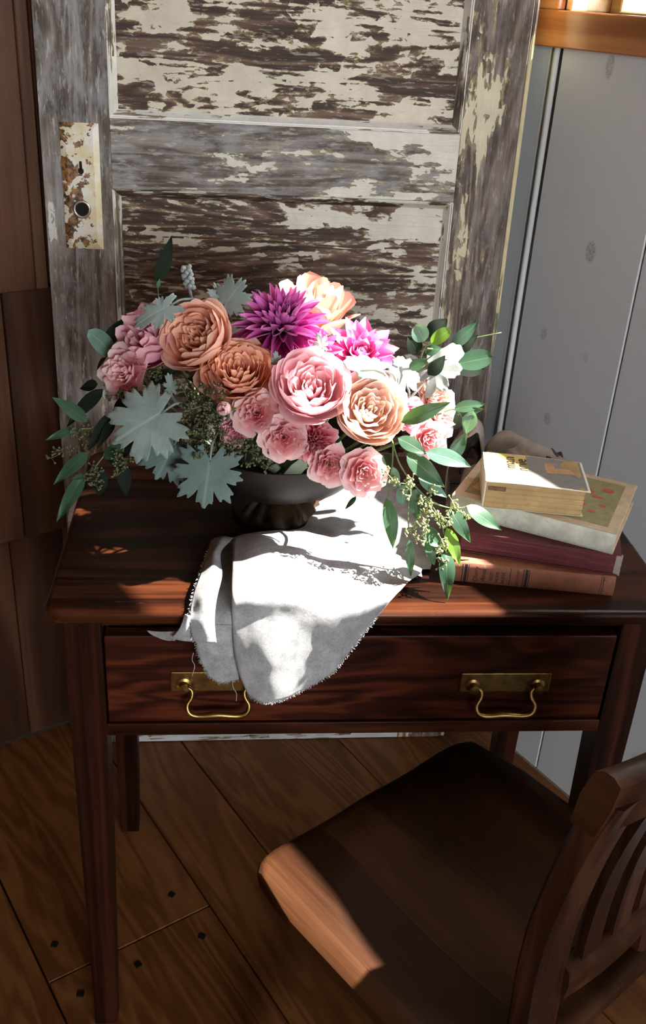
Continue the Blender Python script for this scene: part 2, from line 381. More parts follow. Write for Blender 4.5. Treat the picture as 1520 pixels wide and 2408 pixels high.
for i in range(len(seams)-1):
    cuts = {1: [1.9], 2: [1.35, 3.1], 3: [0.579, 2.6], 4: [1.75, 3.4]}.get(i, [random.uniform(0.9, 1.6), random.uniform(2.4, 3.3)]) if i else [2.2]
    ys = [0.0]+cuts+[RB]
    for a, b in zip(ys[:-1], ys[1:]):
        g = 0.0016; dz = random.uniform(-0.0006, 0.0006)
        V, F = box(seams[i]+g, seams[i+1]-g, a+g*0.6, b-g*0.6, -0.014, dz, 0.0012, 1)
        lpart(floor, 'floor_plank', V, F, M_floor, smooth=False)
for a, b in ((1.006, .516), (1.004, .624), (.796, .525), (.791, .629), (.905, .623), (.905, .522)):
    k = 0.0055; V, F = box(-k, k, -k, k, 0.0002, 0.0018, 0.001, 1, Matrix.Translation((a, b, 0)) @ Matrix.Rotation(random.uniform(0, 1), 4, 'Z'))
    lpart(floor, 'floor_nail', V, F, M_iron, smooth=False)
# right wall with the window opening
WB0, WB1, WZ0, WZ1 = 0.378, 1.57, 1.412, 2.04
wr = struct('wall_right', *join([box(-0.14, -0.014, -0.14, WB0, 0, RH), box(-0.14, -0.014, WB1, RB+0.1, 0, RH), box(-0.14, -0.014, WB0, WB1, 0, WZ0), box(-0.14, -0.014, WB0, WB1, WZ1, RH)]), M_plaster)
bs = [0.0, 0.362, 0.625, 0.872, 1.12, 1.37, 1.62, 1.87, 2.12, 2.37, 2.62, 2.9, 3.2, 3.5, 3.8, RB]
for i in range(len(bs)-1):
    g = 0.0013; b0, b1 = bs[i]+g, bs[i+1]-g
    if i == 1: b0 = 0.386
    zs = [(0.0, RH)] if (b1 <= WB0+0.01 or b0 >= WB1-0.01) else [(0.0, WZ0), (WZ1, RH)]
    for z0, z1 in zs:
        V, F = box(-0.014, 0.0, b0, b1, z0, z1, 0.002, 1); lpart(wr, 'wall_board', V, F, M_white, smooth=False)
# bead between the corner board and the next board
V, F = tube([(0.0, 0.374, 0.001), (0.0, 0.374, 1.36)], 0.0055, 12); lpart(wr, 'bead_moulding', V, F, M_white)
# left wall: cedar boards in overlapping courses
wl = struct('wall_left', *box(-0.14, RA+0.1, -0.16, -0.030, 0, RH), M_dark)
for z0, z1, off, dep in ((0.0, 0.475, 0.0, 0.0), (0.475, 0.947, -0.035, 0.006), (0.947, 1.45, 0.03, 0.011), (1.45, 1.95, -0.02, 0.004), (1.95, RH, 0.0, 0.008)):
    x = -0.02+off*0.5; k = 0
    pattern = [0.19, 0.17, 0.20, 0.20, 0.022, 0.10, 0.20, 0.16, 0.21, 0.03, 0.19, 0.2, 0.2]
    while x < RA:
        wdt = pattern[k % len(pattern)]*(1 if k < 5 else random.uniform(0.9, 1.1)); x1 = min(x+wdt, RA)
        jz = random.uniform(-0.005, 0.005) if z0 > 0 else 0.0
        V, F = box(max(x, 0.0)+0.0008, x1-0.0008, -0.030, dep+random.uniform(-0.003, 0.003), z0+jz+0.001, z1-0.001, 0.0018, 1)
        lpart(wl, 'cedar_board', V, F, M_cedarpale if wdt < 0.05 else M_cedar, smooth=False)
        x = x1; k += 1
# the two walls behind the camera, the far one with a second window
W2 = (0.8, 2.6, 0.95, 1.95)
wf = struct('wall_front', *join([box(-0.1, W2[0], RB, RB+0.12, 0, RH), box(W2[1], RA+0.1, RB, RB+0.12, 0, RH), box(W2[0], W2[1], RB, RB+0.12, 0, W2[2]), box(W2[0], W2[1], RB, RB+0.12, W2[3], RH)]), M_roomwood)
wo = struct('wall_back', *box(RA, RA+0.12, -0.1, RB+0.1, 0, RH), M_roomwood)
def window(name, along, a0, a1, z0, z1, plane_c, inward, nv, mat, blockers=()):
    """along: 1 -> runs along room y in the right wall, 0 -> runs along room x in the front wall"""
    r = thing(name, None, None, ROOM, None, 'structure')
    def bx(u0, u1, d0, d1, q0, q1, bev=0.002):
        d0, d1 = sorted((plane_c+inward*d0, plane_c+inward*d1))
        return box(d0, d1, u0, u1, q0, q1, bev, 1) if along == 1 else box(u0, u1, d0, d1, q0, q1, bev, 1)
    lpart(r, 'sill_casing', *bx(a0-0.075, a1+0.075, 0.0, 0.020, z0-0.054, z0), mat, smooth=False)
    lpart(r, 'head_casing', *bx(a0-0.075, a1+0.075, 0.0, 0.020, z1, z1+0.07), mat, smooth=False)
    lpart(r, 'side_casing', *bx(a0-0.075, a0, 0.0, 0.018, z0, z1), mat, smooth=False)
    lpart(r, 'side_casing', *bx(a1, a1+0.075, 0.0, 0.018, z0, z1), mat, smooth=False)
    lpart(r, 'jamb', *bx(a0, a0+0.012, -0.13, 0.0, z0, z1), M_trimlit, smooth=False)
    lpart(r, 'jamb', *bx(a1-0.012, a1, -0.13, 0.0, z0, z1), M_trimlit, smooth=False)
    lpart(r, 'sill', *bx(a0+0.012, a1-0.012, -0.13, 0.0, z0-0.012, z0), M_trimlit, smooth=False)
    lpart(r, 'head', *bx(a0+0.012, a1-0.012, -0.13, 0.0, z1-0.012, z1), M_trimlit, smooth=False)
    # sash
    lpart(r, 'sash', *join([bx(a0+0.012, a1-0.012, -0.12, -0.09, z0-0.010, z0+0.004), bx(a0+0.012, a1-0.012, -0.12, -0.09, z1-0.034, z1-0.012), bx(a0+0.012, a0+0.036, -0.12, -0.09, z0, z1-0.012), bx(a1-0.036, a1-0.012, -0.12, -0.09, z0, z1-0.012)]), M_trimlit, smooth=False)
    for k0, k1 in blockers: lpart(r, 'sun_blocker', *bx(k0, k1, -0.12, 0.012, z0, z1-0.004), mat, smooth=False)  # unseen broad post, added to keep sun off the table's back left
    for k in nv: lpart(r, 'muntin', *bx(k-0.009, k+0.009, -0.118, -0.094, z0+0.004, z1-0.03), mat, smooth=False)
    lpart(r, 'pane', *bx(a0+0.03, a1-0.03, -0.108, -0.104, z0+0.003, z1-0.03, 0), M_glass, smooth=False)
    return r
window('window_1', 1, WB0, WB1, WZ0, WZ1, 0.0, 1, [], M_trim, [(0.555, 0.80)])
window('window_2', 0, W2[0], W2[1], W2[2], W2[3], RB, -1, [1.8], M_trim)
def portal(loc, sx, sy, d):
    l = bpy.data.lights.new('window_portal', 'AREA'); l.shape = 'RECTANGLE'; l.size = sx*K; l.size_y = sy*K; l.cycles.is_portal = True
    o = bpy.data.objects.new('window_portal', l); COL.objects.link(o)
    o.matrix_basis = Matrix.Translation(ROOM @ Vector(loc)) @ ((ROOM.to_3x3() @ Vector(d)).normalized().to_track_quat('-Z', 'Z').to_matrix().to_4x4())
portal((-0.145, (WB0+WB1)/2, (WZ0+WZ1)/2), WB1-WB0, WZ1-WZ0, (1, 0, 0))
portal(((W2[0]+W2[1])/2, RB+0.125, (W2[2]+W2[3])/2), W2[1]-W2[0], W2[3]-W2[2], (0, -1, 0))

# ------------------------------------------------------------------ weathered door leaning across the corner
DL = math.radians(2.5); De = Vector((0.99994, 0.0109, 0)); Dn = Vector((-0.0109, 0.99994, 0))
Dup = Dn*math.sin(DL)+Vector((0, 0, math.cos(DL))); Dba = Dn*math.cos(DL)-Vector((0, 0, math.sin(DL)))
DO = Vector((-0.2324, 0.6746, FZ))
DM = Matrix(((De.x, Dba.x, Dup.x, DO.x), (De.y, Dba.y, Dup.y, DO.y), (De.z, Dba.z, Dup.z, DO.z), (0, 0, 0, 1))) @ Matrix.Scale(K, 4)   # local x across, y into the door, z up
door = thing('weathered_door', 'old panelled wooden door with flaking cream paint leaning across the room corner', 'door', DM)
DX0, DX1, SL, SR, TH = -0.151, 0.623, -0.043, 0.519, 0.036
def dpart(name, b, mat, bev=0.0015): return lpart(door, name, *box(*b, bev, 2), mat, smooth=False)
tag(dpart('stile', (DX0, SL, 0, TH, 0.0016, 2.03), M_stileL), 'grey weathered stile with the lock plate')
tag(dpart('stile', (SR, DX1-0.0085, 0, TH, 0.0016, 2.03), M_stileR), 'brown weathered stile with yellowed paint')
dpart('door_edge', (DX1-0.0083, DX1, 0.0006, TH-0.001, 0.0016, 2.03), M_dooredge, 0.0035)
dpart('rail', (SL, SR, 0, TH, 1.119, 1.2255), M_rail)
dpart('rail', (SL, SR, 0, TH, 1.92, 2.03), M_rail)
dpart('rail', (SL, SR, 0, TH, 0.0016, 0.235), M_doorlow)
dpart('panel', (SL, SR, 0.014, TH-0.014, 1.2255, 1.92), M_panel_up, 0)
dpart('panel', (SL, SR, 0.014, TH-0.014, 0.235, 1.119), M_panel_lo, 0)
MW = 0.013
def strip(axis, p0, p1, edge, inward):
    prof = [(0, -0.0005), (0.14, -0.0005), (0.18, 0.002), (0.34, 0.0022), (0.5, 0.0055), (0.8, 0.011), (1.0, 0.0138)]
    V, F = [], []; n = len(prof)
    for q, m in ((p0, 1), (p1, -1)):
        for w, d in prof:
            u = edge+inward*w*MW; qq = q+m*w*MW
            V.append((u, d, qq) if axis == 2 else (qq, d, u))
    for i in range(n-1): F.append([i, i+1, n+i+1, n+i])
    return V, F
for z0, z1 in ((1.2255, 1.92), (0.235, 1.119)):
    lpart(door, 'moulding', *strip(2, z0, z1, SL, 1), M_mould, smooth=False)
    lpart(door, 'moulding', *strip(2, z0, z1, SR, -1), M_mould, smooth=False)
    lpart(door, 'moulding', *strip(0, SL, SR, z0, 1), M_mouldh, smooth=False)
    lpart(door, 'moulding', *strip(0, SL, SR, z1, -1), M_mould if z1 > 1.5 else M_panel_lo, smooth=False)
# lock plate
PX0, PX1, PZ0, PZ1 = -0.1205, -0.0605, 1.0225, 1.2165
def plate():
    bv = 0.009; d0, d1 = -0.0002, -0.0042
    o = [(PX0, PZ0), (PX1, PZ0), (PX1, PZ1), (PX0, PZ1)]; i = [(PX0+bv, PZ0+bv), (PX1-bv, PZ0+bv), (PX1-bv, PZ1-bv), (PX0+bv, PZ1-bv)]
    V = [(x, d0, z) for x, z in o]+[(x, -0.0016, z) for x, z in o]+[(x, d1, z) for x, z in i]
    F = []
    for k in range(4):
        j = (k+1) % 4; F.append([k, j, 4+j, 4+k]); F.append([4+k, 4+j, 8+j, 8+k])
    F.append([8, 9, 10, 11]); return V, F
pl = lpart(door, 'lock_plate', *plate(), M_plate, smooth=False); pl['label'] = 'rusty painted lock plate'
def disc(cx, cz, r, y, n=24, sx=1.0):
    return [(cx+sx*r*math.cos(2*PI*i/n), y, cz+r*math.sin(2*PI*i/n)) for i in range(n)], [list(range(n))]
kh = join([disc(-0.0905, 1.1445, 0.0045, -0.0046), ([(-0.093, -0.0046, 1.146), (-0.088, -0.0046, 1.146), (-0.0885, -0.0046, 1.1595), (-0.0925, -0.0046, 1.1595)], [[0, 1, 2, 3]])])
lpart(door, 'keyhole', *kh, M_dark, smooth=False, parent=pl)
def ring(cx, cz, R, r, y):
    V, F = [], []; n, m = 28, 8
    for i in range(n):
        a = 2*PI*i/n
        for j in range(m):
            b = 2*PI*j/m; rr = R+r*math.cos(b); V.append((cx+rr*math.cos(a), y-r*0.9*math.sin(b), cz+rr*math.sin(a)))
    for i in range(n):
        for j in range(m): F.append([i*m+j, ((i+1) % n)*m+j, ((i+1) % n)*m+(j+1) % m, i*m+(j+1) % m])
    return V, F
M_collar = simple('worn_collar', (0.42, 0.36, 0.30), 0.35, 0.8, 0.3, 120.0)
lpart(door, 'knob_collar', *ring(-0.0918, 1.0859, 0.0122, 0.0024, -0.0055), M_collar, parent=pl)
lpart(door, 'knob_hole', *disc(-0.0918, 1.0859, 0.0115, -0.0047), M_dark, smooth=False, parent=pl)
for x, z in ((-0.0725, 1.036), (-0.077, 1.061), (-0.076, 1.2)):
    V, F = lathe([(0.0, 0.0016), (0.0018, 0.0013), (0.0028, 0.0)], 12); Mx = Matrix.Translation((x, -0.0042, z)) @ Matrix.Rotation(PI/2, 4, 'X')
    lpart(door, 'screw', [Mx @ v for v in V], F, M_collar, parent=pl)

# ------------------------------------------------------------------ writing table
TX0, TX1, TD, TZ = -0.2964, 0.489, 0.4547, 0.76
table = thing('writing_table', 'dark mahogany writing table with one wide drawer and brass pulls', 'table', Vector(((TX0+TX1)/2, TD/2, FZ)))
TTH = 0.020
def top_plank(y0, y1, dz, front, back):
    # plank outline with rounded outer corners, rounded nose on outer edges
    R = 0.022; out = []
    def corner(cx, cy, a0):
        return [(cx+R*math.cos(a0+k*PI/2/6), cy+R*math.sin(a0+k*PI/2/6)) for k in range(7)]
    out += corner(TX0+R, y0+R, PI) if front else [(TX0, y0)]
    out += corner(TX1-R, y0+R, 1.5*PI) if front else [(TX1, y0)]
    out += corner(TX1-R, y1-R, 0) if back else [(TX1, y1)]
    out += corner(TX0+R, y1-R, PI/2) if back else [(TX0, y1)]
    bm = bmesh.new()
    f = bm.faces.new([bm.verts.new((x, y, TZ+dz)) for x, y in out])
    r = bmesh.ops.extrude_face_region(bm, geom=[f]); vs = [v for v in r['geom'] if isinstance(v, bmesh.types.BMVert)]
    for v in vs: v.co.z -= TTH
    def is_outer(e):
        a, b = e.verts[0].co, e.verts[1].co
        if abs(a.z-b.z) > 1e-5: return False
        m = (a+b)/2
        if not front and abs(m.y-y0) < 1e-5: return False
        if not back and abs(m.y-y1) < 1e-5: return False
        return True
    bmesh.ops.recalc_face_normals(bm, faces=bm.faces[:])
    bmesh.ops.bevel(bm, geom=[e for e in bm.edges if is_outer(e)], offset=0.008, segments=4, profile=0.55, affect='EDGES')
    inner = [e for e in bm.edges if e.is_valid and abs(e.verts[0].co.z-e.verts[1].co.z) < 1e-5 and abs(e.verts[0].co.z-(TZ+dz)) < 1e-5 and not is_outer(e)]
    bm.verts.index_update()
    V = [v.co.copy() for v in bm.verts]; F = [[v.index for v in f.verts] for f in bm.faces]; bm.free(); return V, F
# worn nicks along the front nose
def nick(V):
    for v in V:
        if v.y < 0.009:
            n = noise.noise(Vector((v.x*30, 2.0, v.z*20))); 
            if n > 0.25: v.y += (n-0.25)*0.004
    return V
for y0, y1, dz, fr, ba in ((0.0, 0.1735, 0.0, True, False), (0.1745, 0.3535, -0.0008, False, False), (0.3543, TD, -0.0002, False, True)):
    V, F = top_plank(y0, y1, dz, fr, ba); wpart(table, 'top_plank', nick(V) if fr else V, F, M_table, sh=40)
LW = 0.0461; OV = 0.0177; LY0 = 0.022
LX = (TX0+OV, TX1-OV-LW)
def leg(x, y, dx, dy):
    # square leg, inner faces tapering slightly below the apron; dx,dy point to the inside
    prof = [(FZ, 0.012), (0.35, 0.004), (0.56, 0.0), (0.738, 0.0)]; V, F = [], []
    for z, t in prof:
        x0, x1 = (x, x+LW-t) if dx > 0 else (x+t, x+LW); y0, y1 = (y, y+LW-t) if dy > 0 else (y+t, y+LW)
        V += [Vector((x0, y0, z)), Vector((x1, y0, z)), Vector((x1, y1, z)), Vector((x0, y1, z))]
    n = len(prof)
    for k in range(n-1):
        for i in range(4):
            j = (i+1) % 4; F.append([k*4+i, k*4+j, k*4+4+j, k*4+4+i])
    F += [[3, 2, 1, 0], [(n-1)*4+i for i in range(4)]]
    bm = bmesh.new(); vs = [bm.verts.new(v) for v in V]; [bm.faces.new([vs[i] for i in f]) for f in F]
    bmesh.ops.bevel(bm, geom=[e for e in bm.edges if abs(e.verts[0].co.z-e.verts[1].co.z) > 0.05], offset=0.003, segments=2, profile=0.6, affect='EDGES')
    bm.verts.index_update(); V = [v.co.copy() for v in bm.verts]; F = [[v.index for v in f.verts] for f in bm.faces]; bm.free(); return V, F
LYB = 0.4085
for x, dx in ((LX[0], 1), (LX[1], -1)):
    for y, dy in ((LY0, 1), (LYB, -1)):
        wpart(table, 'leg', *leg(x, y, dx, dy), M_tableleg, smooth=False)
ZB = 0.552
for x in (LX[0]+0.006, LX[1]+LW-0.006-0.02):
    wpart(table, 'side_apron', *box(x, x+0.02, LY0+LW, LYB, ZB, 0.7395, 0.002), M_tableleg, smooth=False)
wpart(table, 'back_apron', *box(LX[0]+LW, LX[1], LYB+0.02, LYB+0.04, ZB, 0.7395, 0.002), M_table, smooth=False)
IX0, IX1 = LX[0]+LW, LX[1]
wpart(table, 'upper_rail', *box(IX0, IX1, LY0+0.004, LY0+0.03, 0.7225, 0.7395, 0.0015), M_table, smooth=False)
wpart(table, 'lower_rail', *box(IX0, IX1, LY0-0.0005, LY0+0.03, ZB, 0.5715, 0.002), M_table, smooth=False)
wpart(table, 'guide_board', *box(IX0, IX1, LY0+0.03, LYB+0.018, ZB+0.002, ZB+0.010), M_dark, smooth=False)
DZ0, DZ1 = 0.573, 0.7085
drawer = wpart(table, 'drawer', *join([box(IX0+0.0025, IX1-0.0025, LY0+0.002, LY0+0.022, DZ0, DZ1, 0.002), box(IX0+0.004, IX0+0.014, LY0+0.022, 0.38, DZ0+0.004, DZ1-0.01), box(IX1-0.014, IX1-0.004, LY0+0.022, 0.38, DZ0+0.004, DZ1-0.01), box(IX0+0.014, IX1-0.014, LY0+0.022, 0.38, DZ0+0.004, DZ0+0.009)]), M_drawer, smooth=False)
def pull(xc, zc):
    yf = LY0+0.002
    pw, ph = 0.0605, 0.0155
    V, F = box(xc-pw, xc+pw, yf-0.003, yf+0.0005, zc-ph, zc+ph, 0.0016, 2); wpart(table, 'pull_plate', V, F, M_brass, parent=drawer, smooth=False)
    for s in (-1, 1):
        px = xc+s*0.0435; Mx = Matrix.Translation((px, yf-0.003, zc-0.003)) @ Matrix.Rotation(PI/2, 4, 'X')
        V, F = lathe([(0.0095, 0.0), (0.0095, 0.0015), (0.006, 0.003), (0.0055, 0.008), (0.0065, 0.009), (0.0065, 0.012), (0.0, 0.0125)], 20)
        wpart(table, 'pull_post', [Mx @ v for v in V], F, M_brass, parent=drawer, sh=40)
    pts = [(-0.0385, 0), (-0.0335, -0.004), (-0.0335, -0.012), (-0.039, -0.022), (-0.036, -0.032), (-0.024, -0.0365), (0, -0.0345), (0.024, -0.0365), (0.036, -0.032), (0.039, -0.022), (0.0335, -0.012), (0.0335, -0.004), (0.0385, 0)]
    P = catmull([(xc+a, yf-0.010-0.012*min(1, -b/0.03), zc-0.003+b) for a, b in pts], 5)
    V, F = tube(P, lambda t: 0.0026+0.0020*math.exp(-((t-0.5)/0.16)**2), 10); wpart(table, 'bail_handle', V, F, M_brass, parent=drawer)
pull(-0.0895, 0.6395); pull(0.2845, 0.6355)

# ------------------------------------------------------------------ chair
CA = Vector((-0.060, -0.104, 0)); E1 = Vector((0.814, 0.581, 0)); E2 = Vector((0.581, -0.814, 0))
CM = Matrix(((E1.x, -E2.x, 0, 0), (E1.y, -E2.y, 0, 0), (0, 0, 1, 0), (0, 0, 0, 1)))       # local x across, y to the front
SWD, SDP = 0.428, 0.40
CC = CA+E1*(SWD/2)+E2*(SDP/2)
CM = Matrix.Translation((CC.x, CC.y, 0)) @ CM
CM = Matrix.Translation((0, 0, FZ)) @ CM
chair = thing('wooden_chair', 'brown oak swivel chair with a saddle seat and slatted back', 'chair', CM)
SZ = 0.452-FZ
def halfdepth(s):
    s = min(1, abs(s)); return SDP/2*(1-s**10)**(1/8.0) if s < 1 else 0.0
def seat_z(x, y):
    s = x/(SWD/2); t = y/(SDP/2)
    r = math.sqrt(s*s*0.95+(t+0.12)**2*0.95)
    d = 0.020*max(0, 1-(r/0.86)**2.6) if r < 0.86 else 0
    # raised pommel at the front middle and rolled front edge
    d -= 0.006*math.exp(-(s/0.25)**2)*max(0, t)
    if t > 0.6: d += 0.010*((t-0.6)/0.4)**2*(0.55+0.45*math.cos(s*PI))
    return SZ-d
def seat_strip(s0, s1):
    nu, nv = 10, 28; V, F = [], []; n1 = nv+1
    rows = []
    for i in range(nu+1):
        s = s0+(s1-s0)*i/nu; s = max(-0.9995, min(0.9995, s)); x = s*SWD/2; hd = halfdepth(s); row = []
        for j in range(nv+1):
            t = -math.cos(PI*j/nv); y = t*hd; z = seat_z(x, y)
            e = min(1-abs(s), (hd-abs(y))/(SWD/2)+0.0); e = max(0, e)
            z -= 0.007*max(0, 1-e/0.05)**2
            row.append(Vector((x, y, z)))
        for j in range(nv+1):
            t = math.cos(PI*j/nv); y = t*hd*0.985; e = max(0, min(1-abs(s), (hd-abs(y))/(SWD/2)))
            row.append(Vector((x*0.985, y, SZ-0.036+0.008*max(0, 1-e/0.05)**2)))
        rows.append(row)
    m = 2*n1
    for r in rows: V += r
    for i in range(nu):
        for j in range(m):
            k = (j+1) % m; F.append([i*m+j, i*m+k, (i+1)*m+k, (i+1)*m+j])
    F.append([j for j in range(m)]); F.append([nu*m+j for j in range(m)][::-1])
    return V, F
for s0, s1 in ((-1, -0.43), (-0.427, 0.13), (0.133, 1)):
    lpart(chair, 'seat_plank', *seat_strip(s0, s1), M_chair, sh=40)
def post(xc, name='back_post'):
    # outline along height: (z, y of front face, half width)
    P = [(0.440-0, -0.160, 0.026), (0.50, -0.158, 0.026), (0.56, -0.155, 0.0255), (0.62, -0.156, 0.025), (0.68, -0.162, 0.0245), (0.74, -0.171, 0.024), (0.79, -0.181, 0.0235), (0.826, -0.190, 0.022)]
    C = catmull([Vector((z, y, w)) for z, y, w in P], 4); V, F = [], []
    for c in C:
        z, y, w = c; z -= FZ; d = 0.030
        b = 0.004
        V += [Vector((xc-w+b, y, z)), Vector((xc+w-b, y, z)), Vector((xc+w, y-b, z)), Vector((xc+w, y-d+b, z)), Vector((xc+w-b, y-d, z)), Vector((xc-w+b, y-d, z)), Vector((xc-w, y-d+b, z)), Vector((xc-w, y-b, z))]
    n = 8
    for k in range(len(C)-1):
        for i in range(n):
            j = (i+1) % n; F.append([k*n+i, k*n+j, k*n+n+j, k*n+n+i])
    F += [list(range(n))[::-1], [(len(C)-1)*n+i for i in range(n)]]
    return V, F
BX = 0.106
for s in (-1, 1): lpart(chair, 'back_post', *post(s*BX), M_chairv, sh=40)
def bowed(x0, x1, z0, z1, ymid, thick, bow, lean=0.0, roll=0.0, n=14):
    V, F = [], []
    for i in range(n+1):
        x = x0+(x1-x0)*i/n; t = (x/(BX+0.03)); y = ymid-bow*(1-t*t)
        zc = [(z0, 0), (z0, thick), ((z0+z1)/2, thick*1.1+lean/2), (z1-0.006, thick+lean), (z1, thick*0.7+lean), (z1, thick*0.3+lean), (z1-0.006, lean), ((z0+z1)/2, lean/2-thick*0.1)]
        V += [Vector((x, y-d, z)) for z, d in zc]
    m = 8
    for i in range(n):
        for j in range(m):
            k = (j+1) % m; F.append([i*m+j, i*m+k, (i+1)*m+k, (i+1)*m+j])
    F += [list(range(m)), [n*m+j for j in range(m)][::-1]]
    return V, F
lpart(chair, 'crest_rail', *bowed(-BX-0.026, BX+0.026, 0.785-FZ, 0.858-FZ, -0.176, 0.026, 0.020, 0.012), M_chair, sh=45)
lpart(chair, 'lower_rail', *bowed(-BX+0.02, BX-0.02, 0.515-FZ, 0.560-FZ, -0.160, 0.022, 0.016), M_chair, sh=45)
for x in (-0.050, 0.0, 0.050):
    yb = -0.167-0.016*(1-(x/0.15)**2); V, F = [], []
    for k in range(9):
        z = 0.545-FZ+k*(0.80-0.545)/8; y = yb-0.028*(k/8)**2+0.004*math.sin(k/8*PI)
        w = 0.0155
        V += [Vector((x-w, y, z)), Vector((x+w, y, z)), Vector((x+w, y-0.010, z)), Vector((x-w, y-0.010, z))]
    for k in range(8):
        for i in range(4): j = (i+1) % 4; F.append([k*4+i, k*4+j, k*4+4+j, k*4+4+i])
    F += [[3, 2, 1, 0], [32, 33, 34, 35]]
    lpart(chair, 'back_slat', V, F, M_chairv, smooth=False)
V, F = box(-0.14, 0.14, -0.14, 0.12, 0.421, 0.452, 0.004); lpart(chair, 'seat_cradle', V, F, M_chair, smooth=False)
V, F = lathe([(0.0, 0.4215), (0.045, 0.4215), (0.032, 0.405), (0.020, 0.33), (0.020, 0.20), (0.045, 0.16), (0.045, 0.10), (0.03, 0.085), (0.0, 0.085)], 24); lpart(chair, 'pedestal', V, F, M_iron, sh=40)
for k in range(4):
    a = PI/4+k*PI/2; d = Vector((math.cos(a), math.sin(a), 0))
    P = catmull([d*0.03+Vector((0, 0, 0.135)), d*0.13+Vector((0, 0, 0.125)), d*0.22+Vector((0, 0, 0.075)), d*0.255+Vector((0, 0, 0.058))], 4)
    V, F = tube(P, lambda t: 0.024-0.008*t, 8); f = lpart(chair, 'foot', V, F, M_chair, sh=40)
    V, F = lathe([(0.0, -0.009), (0.019, -0.009), (0.0225, -0.006), (0.0225, 0.006), (0.019, 0.009), (0.0, 0.009)], 20)
    Mx = Matrix.Translation(d*0.255+Vector((0, 0, 0.0225))) @ Matrix.Rotation(PI/2, 4, 'X'); W = [Mx @ v for v in V]
    V2, F2 = tube([d*0.255+Vector((0, 0, 0.03)), d*0.255+Vector((0, 0, 0.06))], 0.006, 8)
    lpart(chair, 'caster', *join([(W, F), (V2, F2)]), M_iron, parent=f, sh=40)

# ------------------------------------------------------------------ books stacked on the table
def text_mesh(s, size, extrude=0.00008, align='LEFT', shear=0.0):
    c = bpy.data.curves.new('lettering', 'FONT'); c.body = s; c.size = size; c.extrude = extrude; c.align_x = align; c.shear = shear; c.resolution_u = 3
    o = bpy.data.objects.new('lettering', c); COL.objects.link(o)
    dg = bpy.context.evaluated_depsgraph_get(); me = bpy.data.meshes.new_from_object(o.evaluated_get(dg))
    bpy.data.objects.remove(o); bpy.data.curves.remove(c); return me
def cloth_cover(name, col, edge, scale=60.0, streak=None, rough=0.7, grad=None):
    t = NT(name); o = t.obj()
    n = t.noise(o, scale, 6.0, 0.65); nf = t.noise(o, 700.0, 2.0)
    c = t.mix(t.step(n, 0.30, 0.72), tuple(x*0.75 for x in col), tuple(min(1, x*1.2) for x in col))
    c = t.mix(t.math('MULTIPLY', t.step(t.noise(o, scale*2.2, 6.0, 0.7), 0.60, 0.70), 0.7), c, edge)
    if streak:
        st = t.noise(t.map(o, (6.0, 60.0, 900.0)), 1.0, 3.0, 0.6)
        c = t.mix(t.math('MULTIPLY', t.step(st, 0.56, 0.68), 0.55), c, streak)
    return t.fin(c, rough, t.bump(t.math('ADD', n, nf), 0.2, 0.0006))
M_ink = simple('black_ink', (0.02, 0.012, 0.010), 0.7)
M_bk1 = cloth_cover('book_rust_cloth', (0.30, 0.110, 0.060), (0.48, 0.26, 0.17))
M_bk2 = cloth_cover('book_red_pages', (0.115, 0.016, 0.026), (0.20, 0.05, 0.055), streak=(0.42, 0.20, 0.19))
M_bk2c = cloth_cover('book_red_board', (0.10, 0.014, 0.020), (0.18, 0.05, 0.05))
M_bk3 = cloth_cover('book_cream_board', (0.60, 0.47, 0.32), (0.42, 0.28, 0.16), 35.0)
M_bk3s = cloth_cover('book_vellum_spine', (0.58, 0.58, 0.48), (0.24, 0.24, 0.18), 50.0)
M_bk3art = cloth_cover('book_meadow_print', (0.30, 0.27, 0.13), (0.48, 0.42, 0.26), 90.0)
M_poppy = simple('poppy_red_print', (0.52, 0.09, 0.06), 0.7, 0, 0.2, 90.0)
M_print = simple('brown_print', (0.16, 0.075, 0.03), 0.7)
M_sand = simple('sand_print', (0.56, 0.41, 0.24), 0.7, 0, 0.15, 60.0)
M_pages = cloth_cover('yellowed_pages', (0.44, 0.29, 0.125), (0.30, 0.18, 0.08), 26.0, streak=(0.30, 0.19, 0.09))
M_pages2 = cloth_cover('tan_pages', (0.50, 0.34, 0.18), (0.36, 0.22, 0.10), 26.0, streak=(0.36, 0.24, 0.12))
M_pbw = simple('paperback_yellow', (0.66, 0.50, 0.14), 0.45, 0, 0.12, 40.0)
M_pbwhite = simple('paperback_paper', (0.68, 0.62, 0.48), 0.5, 0, 0.1, 40.0)
M_pbg = cloth_cover('paperback_slate', (0.22, 0.21, 0.19), (0.40, 0.33, 0.22), 80.0, rough=0.4)
M_skin = simple('paperback_ochre_print', (0.48, 0.27, 0.13), 0.45, 0, 0.2, 60.0)
M_torn = simple('torn_cloth', (0.34, 0.28, 0.24), 0.8, 0, 0.2, 80.0)
def book_root(name, label, x, y, z, ang):
    return thing(name, label, 'book', Matrix.Translation((x, y, z)) @ Matrix.Rotation(ang, 4, 'Z'), 'old books stacked on the table')
def spine_text(root, parent, s, size, x, z, y, mat=M_ink, shear=0.0):
    me = text_mesh(s, size, shear=shear)
    Mx = Matrix(((0, -1, 0, x), (0, 0, -1, y), (1, 0, 0, z), (0, 0, 0, 1)))
    return link('lettering', me, mat, parent, Mx)
def rounded_spine(L, T, R, n=10):
    """spine strip bulging to -y, x 0..L, z 0..T"""
    def fn(u, v):
        a = (v-0.5)*2; return (u*L, -R*(1-a*a)**0.5 if abs(a) < 1 else 0, v*T)
    return grid(fn, 12, n)
